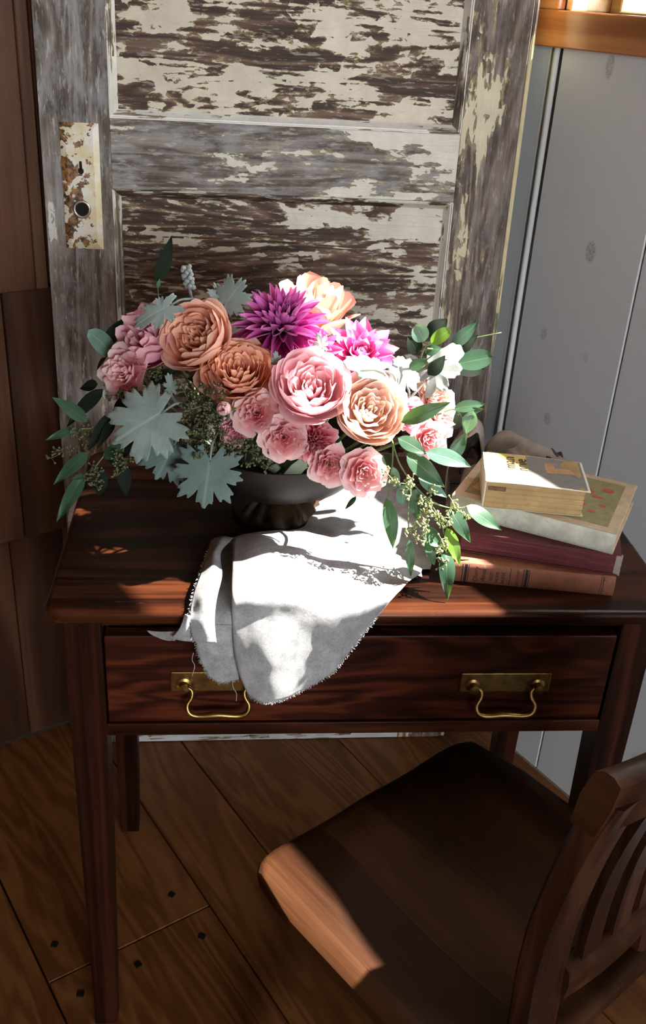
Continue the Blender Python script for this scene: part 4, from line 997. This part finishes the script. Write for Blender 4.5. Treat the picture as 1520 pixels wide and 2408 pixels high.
rose('rose_bud', 'closed pale pink rose bud with green sepals above the seed clusters', 'rose bud', 530, 962, .112, 20, (-.45, -.6, .35), 'bud', 'spray', None, 0, 4, frac=0.6)

# magenta chrysanthemum
def long_petal(L, W, cup, curve, nu=4, nv=7, pointed=0.6, twist=0.0):
    UV2 = []
    def fn(u, v):
        uu = 2*u-1; w = W*math.sin(PI*(0.12+0.80*v**0.8))**(0.7+pointed*0.3)*(1-pointed*0.5*max(0, v-0.7)/0.3)
        if v > 0.985: w *= 0.25
        x = L*v*(1-0.12*curve*v); z = curve*L*0.5*v*v+cup*w*uu*uu; UV2.append((u, v))
        return (x, w*uu, z)
    V, F, _ = grid(fn, nu, nv); return V, F, UV2
def radial(name, label, cat, px, py, Y, rpx, d, pm, rings, W, cup, pointed, group=None):
    d = Vector(d).normalized(); P = at(px, py, Y); R = rpx*scale_at(P); base = P-d*0.22*R
    root = thing(name, label, cat, orient(base, d), group); rg = random.Random(px)
    for L, el, cnt, curve, wk in rings:
        mes = []
        for k in range(2):
            V, F, UV = long_petal(L*R, W*R*wk, cup, curve*rg.uniform(.8, 1.2), pointed=pointed); m = mk('petal', V, F, UV); m.materials.append(PM[pm]); mes.append(m)
        a0 = rg.uniform(0, 6)
        for k in range(cnt):
            M = Matrix.Rotation(a0+2*PI*k/cnt+rg.uniform(-.1, .1), 4, 'Z') @ Matrix.Translation((0.06*R, 0, 0.05*R)) @ Matrix.Rotation(-math.radians(el+rg.uniform(-7, 7)), 4, 'Y') @ Matrix.Rotation(rg.uniform(-.25, .25), 4, 'X') @ Matrix.Scale(rg.uniform(.9, 1.1), 4)
            link('petal', mes[k % 2], None, root, M)
    V, F = lathe([(0.0, -0.10*R), (0.10*R, -0.06*R), (0.13*R, 0.06*R), (0.09*R, 0.22*R), (0.0, 0.28*R)], 16); lpart(root, 'centre', V, F, PM[pm], uv=[(0.5, 0.3)]*len(V))
    stem_to_bowl(root, base, d); return root
radial('chrysanthemum', 'magenta chrysanthemum with spiky layered petals at the top of the bouquet', 'chrysanthemum', 664, 760, .215, 112, (.02, -.42, .90), 'mum',
       [(.42, 86, 7, .25, .7), (.52, 76, 11, .35, .8), (.62, 66, 14, .40, .85), (.74, 54, 17, .40, .9), (.84, 40, 19, .35, .95), (.92, 25, 20, .25, 1.0), (.98, 8, 20, .0, 1.05), (1.0, -12, 18, -.3, 1.1), (.95, -34, 14, -.5, 1.1)], .098, 1.2, .35)
radial('dahlia', 'hot pink dahlia with broad pointed petals beside the magenta chrysanthemum', 'dahlia', 850, 832, .215, 98, (.12, -.55, .82), 'hot',
       [(.30, 84, 4, .5, .7), (.42, 74, 6, .55, .85), (.56, 60, 8, .45, .95), (.70, 46, 9, .35, 1.0), (.84, 30, 10, .2, 1.05), (.96, 12, 11, 0, 1.1), (1.02, -10, 10, -.25, 1.1)], .19, 0.55, .7)
radial('dahlia', 'small hot pink dahlia half hidden behind the chrysanthemum petals', 'dahlia', 752, 822, .20, 52, (-.1, -.75, .55), 'hot',
       [(.35, 80, 5, .5, .8), (.6, 60, 7, .4, .9), (.8, 38, 9, .25, 1.0), (1.0, 12, 9, 0, 1.1)], .2, 0.5, .7)

# ------------------------------------------------------------------ bouquet: leaves
LM = {
    'euc': leaf_mat('eucalyptus_green', (0.030, 0.080, 0.044), (0.052, 0.115, 0.066), 0.42, 0.22, (0.11, 0.19, 0.09)),
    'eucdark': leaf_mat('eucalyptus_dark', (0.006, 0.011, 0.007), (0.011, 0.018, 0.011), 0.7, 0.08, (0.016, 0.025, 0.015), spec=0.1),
    'eucblue': leaf_mat('eucalyptus_blue', (0.095, 0.195, 0.145), (0.14, 0.25, 0.195), 0.45, 0.22, (0.25, 0.40, 0.30)),
    'lime': leaf_mat('backlit_leaf_lime', (0.12, 0.26, 0.03), (0.18, 0.34, 0.05), 0.40, 0.45, (0.28, 0.45, 0.10)),  # yellow-green of sun shining through, put into the leaf colour
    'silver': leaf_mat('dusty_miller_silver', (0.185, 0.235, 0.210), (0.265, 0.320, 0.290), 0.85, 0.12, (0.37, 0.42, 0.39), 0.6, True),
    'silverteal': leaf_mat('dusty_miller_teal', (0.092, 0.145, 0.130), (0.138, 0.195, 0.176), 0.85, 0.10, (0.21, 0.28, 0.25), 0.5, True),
    'white': leaf_mat('dusty_miller_white_sunlit', (0.24, 0.27, 0.25), (0.33, 0.36, 0.335), 0.85, 0.15, (0.45, 0.48, 0.45), 0.4, True)}  # silver leaf with sunlight painted into its colour; also the white bud
def leaf_geo(a, b, w, nrm, shape='lance', fold=0.18, bend=0.08, nu=4, nv=10):
    dv = b-a; L = dv.length; d = dv.normalized(); side = d.cross(nrm)
    if side.length < 1e-3: side = d.cross(Vector((1, 0, 0.3)))
    side.normalize(); nn = side.cross(d).normalized(); UV2 = []
    def wf(t):
        if shape == 'lance': return (math.sin(PI*t**0.78))**0.85*(1-0.25*t)*1.12
        if shape == 'oval': return max(0.0, 1-(2*t-1)**2)**0.5 if 0 < t < 1 else 0.0
        return (math.sin(PI*t**1.25))**0.7
    def fn(u, v):
        uu = 2*u-1; ww = w/2*max(0.02, wf(v)); UV2.append((u, v))
        return a+dv*v+side*(uu*ww)+nn*(bend*L*math.sin(PI*v)+fold*ww*(abs(uu)-0.3)+0.02*L*math.sin(v*5+uu*2))
    V, F, _ = grid(fn, nu, nv); return V, F, UV2
def face(P, tilt=Vector((0, 0, 0))):
    return ((CAM-P).normalized()+Vector((0.15, 0, 0.45))+tilt).normalized()
def branch(name, label, cat, leaves, stems, group=None, seeds=()):
    """leaves: (base px,py,Y, tip px,py,Y, width px, shape, material); stems: lists of (px,py,Y)"""
    r0 = at(*stems[0][0]); root = thing(name, label, cat, r0, group)
    for s in stems: wpart(root, 'stem', *tube(catmull([at(*p) for p in s], 6), lambda t: 0.0013-0.0006*t, 6), M_stem)
    for (x0, y0, Y0, x1, y1, Y1, w, shp, m) in leaves:
        a, b = at(x0, y0, Y0), at(x1, y1, Y1); rg = random.Random(x0*7+y0)
        V, F, UV = leaf_geo(a, b, w*scale_at(a), face(a, Vector((rg.uniform(-.4, .4), 0, rg.uniform(-.3, .3)))), shp, rg.uniform(.08, .3), rg.uniform(-.02, .12))
        wpart(root, 'leaf', V, F, LM[m], uv=UV)
    for sd in seeds: seedpart(root, *sd)
    return root
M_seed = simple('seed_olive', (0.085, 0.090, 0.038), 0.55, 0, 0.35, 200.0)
M_seedlit = simple('seed_sunlit', (0.30, 0.34, 0.14), 0.5, 0, 0.3, 200.0)  # lit copy of the olive seeds, sunshine put into the colour
def seed_geo(c, d, r, out):
    V, F = lathe([(0.0, -1.3*r), (0.35*r, -0.9*r), (0.85*r, -0.1*r), (0.95*r, 0.5*r), (0.5*r, 1.0*r), (0.0, 1.15*r)], 6)
    M = Matrix.Translation(c) @ frame(d); out.append(([M @ v for v in V], F))
def seedpart(root, centres, n, spread, size, mat):
    out = []; rg = random.Random(len(centres)*31+n)
    for c in centres:
        P = at(*c)
        for k in range(n):
            o = P+Vector((rg.gauss(0, 1), rg.gauss(0, 0.8), rg.gauss(0, 1)))*spread
            ax = Vector((rg.gauss(0, 1), rg.gauss(-.6, .7), rg.gauss(.3, 1))).normalized()
            out.append(tube([P.lerp(o, 0.3), o], 0.0006, 4, False))
            for q in range(6):
                dd = (ax+Vector((rg.gauss(0, 1), rg.gauss(0, 1), rg.gauss(0, 1)))*0.75).normalized(); e = o+dd*size*3.2
                out.append(tube([o, e], 0.00045, 3, False)); seed_geo(e+dd*size*0.8, dd, size, out)
    o = wpart(root, 'seed_cluster', *join(out), mat); o['kind'] = 'stuff'; return o
branch('eucalyptus_branch', 'seeded eucalyptus branch drooping over the side by the cedar wall', 'foliage', [
    (207, 1064, .13, 126, 1140, .10, 34, 'lance', 'euc'), (198, 1116, .12, 133, 1228, .09, 36, 'lance', 'euc'), (205, 992, .16, 122, 934, .17, 38, 'lance', 'euc'),
    (242, 915, .19, 158, 1004, .17, 36, 'lance', 'eucdark'), (180, 1008, .15, 106, 1036, .14, 22, 'lance', 'euc'), (268, 968, .16, 206, 1060, .14, 32, 'lance', 'eucdark'),
    (270, 985, .15, 228, 1056, .13, 24, 'lance', 'eucdark'), (243, 1072, .13, 290, 1054, .12, 34, 'oval', 'euc'), (230, 903, .20, 188, 914, .21, 30, 'lance', 'eucdark'),
    (286, 1088, .13, 298, 1168, .12, 34, 'lance', 'eucdark'), (240, 1106, .12, 230, 1168, .12, 30, 'lance', 'eucdark'), (300, 930, .18, 262, 1000, .17, 34, 'lance', 'eucdark'),
    (330, 1000, .16, 290, 1080, .13, 30, 'lance', 'eucdark'), (200, 1118, .12, 168, 1128, .11, 14, 'lance', 'euc'), (250, 1072, .13, 300, 1100, .12, 26, 'lance', 'eucdark')],
    [[(380, 960, .215), (318, 990, .19), (262, 1050, .14), (222, 1100, .125), (196, 1122, .12)], [(300, 985, .18), (240, 1005, .16), (185, 1008, .15)], [(262, 1050, .14), (245, 1072, .13), (285, 1090, .13)]],
    'seeded eucalyptus branches', [([(182, 1036, .14), (152, 1062, .13), (205, 1028, .15)], 4, .008, .0017, M_seed), ([(218, 1110, .12), (222, 1140, .12), (286, 1076, .12), (296, 1100, .12)], 5, .007, .0017, M_seed)])
branch('eucalyptus_sprig', 'blue green oval eucalyptus leaf beside the peony', 'foliage', [(265, 838, .245, 208, 776, .25, 50, 'oval', 'eucblue'), (250, 812, .26, 292, 748, .27, 32, 'lance', 'eucdark'), (262, 850, .25, 228, 870, .25, 34, 'lance', 'eucdark')],
       [[(320, 900, .245), (290, 870, .245), (264, 836, .245), (250, 812, .26)]])
branch('dark_leaf_sprig', 'single tall dark leaf rising above the bouquet against the door', 'foliage', [(369, 664, .29, 404, 554, .30, 36, 'lance', 'eucdark'), (371, 676, .29, 376, 655, .288, 10, 'lance', 'eucblue')],
       [[(400, 790, .27), (376, 720, .285), (371, 680, .29), (369, 662, .29)]])
branch('eucalyptus_spray', 'spray of round and pointed green leaves in front of the stile by the white wall', 'foliage', [
    (998, 803, .20, 978, 764, .20, 42, 'oval', 'eucblue'), (1014, 808, .20, 1060, 774, .20, 32, 'oval', 'lime'), (1076, 856, .22, 1160, 838, .22, 50, 'oval', 'euc'),
    (1062, 816, .24, 1128, 754, .25, 32, 'lance', 'euc'), (1078, 830, .24, 1124, 788, .25, 26, 'lance', 'eucdark'), (1008, 792, .26, 1052, 750, .27, 44, 'lance', 'eucdark'),
    (962, 868, .19, 1008, 843, .19, 28, 'lance', 'euc'), (1008, 882, .21, 1047, 836, .22, 34, 'lance', 'eucdark'), (985, 830, .25, 960, 790, .26, 38, 'lance', 'eucdark'),
    (1072, 870, .25, 1138, 868, .25, 40, 'oval', 'eucdark'), (1000, 830, .22, 1040, 818, .22, 26, 'lance', 'euc')],
    [[(960, 915, .22), (985, 855, .205), (998, 820, .20), (1014, 806, .20)], [(975, 880, .22), (1030, 845, .22), (1078, 852, .22)], [(1005, 820, .21), (1048, 820, .24), (1095, 800, .25), (1180, 782, .25)]])
branch('eucalyptus_spray', 'spray of hanging green leaves in front of the taupe cloth bundle', 'foliage', [
    (1068, 962, .20, 1142, 950, .20, 30, 'lance', 'euc'), (1078, 975, .20, 1138, 962, .19, 22, 'lance', 'euc'), (1094, 1022, .19, 1114, 966, .19, 36, 'ob', 'eucblue'), (1062, 1078, .18, 1099, 1016, .19, 34, 'lance', 'euc'),
    (1072, 1010, .21, 1080, 955, .22, 30, 'lance', 'eucdark')],
    [[(1010, 985, .19), (1065, 962, .20), (1090, 985, .195), (1098, 1020, .19)]])
branch('seeded_eucalyptus', 'long seeded eucalyptus trail spilling onto the linen towel and books', 'foliage', [
    (944, 993, .095, 1060, 946, .09, 38, 'lance', 'euc'), (936, 1030, .10, 1004, 1068, .09, 36, 'lance', 'euc'), (956, 1066, .09, 1046, 1146, .075, 48, 'lance', 'euc'),
    (1000, 1064, .09, 1108, 1098, .085, 42, 'lance', 'eucblue'), (925, 1098, .09, 938, 1154, .085, 22, 'lance', 'eucblue'), (948, 1140, .085, 948, 1186, .08, 38, 'oval', 'eucblue'),
    (978, 1150, .08, 982, 1226, .07, 38, 'lance', 'euc'), (908, 1170, .08, 924, 1290, .065, 38, 'lance', 'euc'), (964, 1268, .062, 966, 1357, .045, 24, 'lance', 'euc'),
    (1050, 1294, .06, 1053, 1412, .022, 38, 'lance', 'euc'), (1050, 1240, .07, 1082, 1330, .05, 34, 'lance', 'lime'), (1056, 1196, .075, 1107, 1276, .062, 36, 'lance', 'euc'),
    (1096, 1190, .085, 1180, 1247, .082, 42, 'lance', 'euc'), (996, 1244, .065, 1040, 1288, .058, 42, 'lance', 'euc'), (984, 1124, .085, 1052, 1170, .08, 30, 'lance', 'eucblue'),
    (838, 1168, .085, 812, 1198, .08, 12, 'lance', 'eucdark'), (900, 1070, .095, 926, 1100, .09, 28, 'lance', 'eucdark'), (1000, 1270, .062, 1022, 1330, .05, 26, 'lance', 'euc')],
    [[(915, 1010, .12), (925, 1045, .10), (940, 1090, .09), (970, 1135, .085), (1010, 1180, .08), (1040, 1235, .07), (1050, 1300, .06)], [(925, 1045, .10), (922, 1100, .09), (912, 1170, .08)], [(970, 1135, .085), (960, 1200, .07), (964, 1268, .062)], [(1010, 1180, .08), (1060, 1195, .08), (1100, 1192, .085)]],
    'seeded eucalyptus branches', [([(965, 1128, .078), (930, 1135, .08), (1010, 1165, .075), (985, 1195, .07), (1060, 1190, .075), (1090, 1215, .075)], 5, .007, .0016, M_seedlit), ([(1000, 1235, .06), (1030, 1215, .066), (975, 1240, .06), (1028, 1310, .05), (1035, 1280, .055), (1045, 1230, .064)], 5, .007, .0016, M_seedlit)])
branch('seeded_eucalyptus', 'dense dark cluster of seeded eucalyptus between the silver leaves and spray roses', 'foliage', [(430, 1000, .14, 395, 1020, .12, 34, 'oval', 'eucblue'), (600, 1068, .13, 628, 1092, .12, 26, 'lance', 'eucdark'), (352, 900, .19, 420, 870, .19, 30, 'lance', 'eucdark'), (500, 900, .17, 440, 890, .17, 36, 'lance', 'eucdark')],
    [[(560, 1000, .18), (500, 985, .15), (430, 1000, .14)], [(500, 985, .15), (455, 940, .15)], [(560, 1000, .18), (600, 1050, .13)]], 'seeded eucalyptus branches',
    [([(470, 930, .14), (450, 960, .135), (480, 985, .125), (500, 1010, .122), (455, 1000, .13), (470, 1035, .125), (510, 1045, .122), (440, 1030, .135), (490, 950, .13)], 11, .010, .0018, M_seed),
     ([(545, 1055, .125), (580, 1058, .12), (620, 1060, .12), (650, 1080, .118), (385, 890, .19), (355, 890, .19), (300, 935, .18)], 8, .009, .0018, M_seed)])

# dusty miller: broad silver leaves with lobed, toothed edges
def lobed(a, b, w, nrm, depth=0.42, droop=0.12, seed=1, nl=3):
    ta = 0.03 if depth < 0.28 else 0.085
    dv = b-a; L = dv.length; d = dv.normalized(); side = d.cross(nrm).normalized(); nn = side.cross(d).normalized()
    rg = random.Random(seed); ph = rg.uniform(-.1, .1); c0 = 0.42
    N = 132; rings = 7; V, UV, F = [], [], []
    cen = a+dv*c0
    def rad(th):
        # ellipse about the centre, widest across, cut by rounded lobes and small teeth
        ct, st = math.cos(th), math.sin(th)
        ex = (1-c0)*L*0.93 if ct > 0 else c0*L*1.05
        e = (abs(ct/ex)**2.5+abs(st/(w*0.55))**2.5)**(-0.4)
        k = abs(th)/PI
        lob = abs(math.sin((abs(th)*(nl+0.5)/PI*0.98+0.5)*PI+ph)) if k < 0.9 else 0.6
        cut = 1-depth*(1-lob)**1.5*(1 if k > 0.06 else 0.3)
        teeth = 1+ta*math.sin(abs(th)*27+1.1)+0.05*noise.noise(Vector((th*6, seed, 0)))
        tail = 1 if k < 0.86 else max(0.25, 1-(k-0.86)*5)
        return e*cut*teeth*tail
    V.append(cen); UV.append((0.5, c0))
    for r in range(1, rings+1):
        s = r/rings
        for i in range(N):
            th = -PI+2*PI*i/N; q = rad(th)*(s if r < rings else 1.0)
            x, y = q*math.cos(th), q*math.sin(th); t = (c0*L+x)/L
            hgt = -droop*L*(t-0.3)**2+0.10*abs(y)*(1-0.6*t)-0.35*y*y/(w) + 0.015*L*math.sin(th*7+seed)*s**3
            V.append(cen+d*x+side*y+nn*hgt); UV.append((0.5+y/w, t))
    for i in range(N):
        j = (i+1) % N; F.append([0, 1+i, 1+j])
        for r in range(rings-1): A = 1+r*N; B = A+N; F.append([A+i, B+i, B+j, A+j])
    return V, F, UV
def miller(label, a, b, w, mat, stem, tilt=(0, 0, 0), depth=0.42, droop=0.12, seed=1, nl=3, group='dusty miller leaves in the bouquet'):
    A, B = at(*a), at(*b); root = thing('dusty_miller_leaf', label, 'leaf', A, group)
    o = wpart(root, 'blade', *[x for x in lobed(A, B, w*scale_at(A), face(A, Vector(tilt)), depth, droop, seed, nl)][:2], LM[mat], uv=lobed(A, B, w*scale_at(A), face(A, Vector(tilt)), depth, droop, seed, nl)[2])
    o.modifiers.new('thick', 'SOLIDIFY').thickness = 0.0007
    wpart(root, 'stalk', *tube(catmull([at(*p) for p in stem]+[A, A.lerp(B, 0.25)], 5), lambda t: 0.0022-0.0010*t, 6), LM['silver'])
    return root
miller('wide silver green lobed leaf spreading sideways beside the seed clusters', (420, 948, .135), (262, 1040, .105), 168, 'silver', [(470, 960, .19)], (-.1, 0, .2), .34, .15, 3, 4)
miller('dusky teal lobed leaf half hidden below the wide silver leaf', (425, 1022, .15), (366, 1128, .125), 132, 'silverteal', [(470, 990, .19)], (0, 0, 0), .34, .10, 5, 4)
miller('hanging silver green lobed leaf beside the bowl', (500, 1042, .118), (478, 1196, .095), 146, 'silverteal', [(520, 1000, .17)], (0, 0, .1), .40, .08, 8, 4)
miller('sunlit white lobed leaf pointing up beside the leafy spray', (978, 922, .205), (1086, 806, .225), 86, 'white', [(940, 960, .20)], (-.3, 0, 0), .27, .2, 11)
miller('sunlit lobed leaf folded over the blush peach rose', (962, 928, .19), (938, 836, .20), 76, 'white', [(940, 960, .20)], (.3, 0, 0), .20, .2, 13)
miller('silver lobed leaf lying under the hot pink dahlia', (925, 880, .15), (806, 848, .14), 56, 'silver', [(935, 920, .20)], (0, 0, .1), .26, .1, 17)
miller('curled silver leaf beside the magenta chrysanthemum', (524, 728, .225), (566, 662, .21), 84, 'silver', [(480, 790, .25)], (-.2, 0, .1), .4, .5, 19)
miller('second curled silver leaf turned away behind the upright coral rose', (528, 728, .25), (512, 664, .255), 60, 'silver', [(480, 790, .25)], (.5, 0, 0), .35, .5, 23)
miller('arching silver leaf drooping over the pink peony', (430, 704, .215), (312, 762, .19), 66, 'silver', [(490, 770, .26), (475, 712, .225)], (-.1, 0, .6), .45, .25, 29)
miller('tiny silver leaf standing among the dark seed clusters', (406, 935, .16), (396, 878, .155), 30, 'silver', [(430, 960, .19)], (0, 0, 0), .5, .1, 31)
miller('small grey leaf tucked between the chrysanthemum and the pale pink rose', (762, 832, .165), (748, 784, .16), 30, 'silver', [(770, 880, .20)], (0, 0, 0), .5, .1, 37)
miller('slim grey leaf between the layered coral rose and the pale pink rose', (652, 866, .15), (648, 826, .145), 22, 'silver', [(660, 900, .19)], (0, 0, 0), .4, .1, 41)
# woolly bud spike
A, B = at(452, 705, .262), at(437, 630, .268)
spike = thing('dusty_miller_bud', 'white woolly bud spike standing up against the door', 'bud', A)
wpart(spike, 'stalk', *tube(catmull([at(480, 770, .262), A, A.lerp(B, 0.5), B], 5), 0.0020, 7), LM['white'])
out = []
for k in range(22):
    t = 0.35+0.65*k/21; p = A.lerp(B, t); a = k*2.4; s = Vector((math.cos(a), math.sin(a)*0.7, 0.4))
    seed_geo(p+s*0.0040*(1.1-0.5*abs(t-0.7)), s, 0.0036, out)
wpart(spike, 'bud_cluster', *join(out), LM['white'])
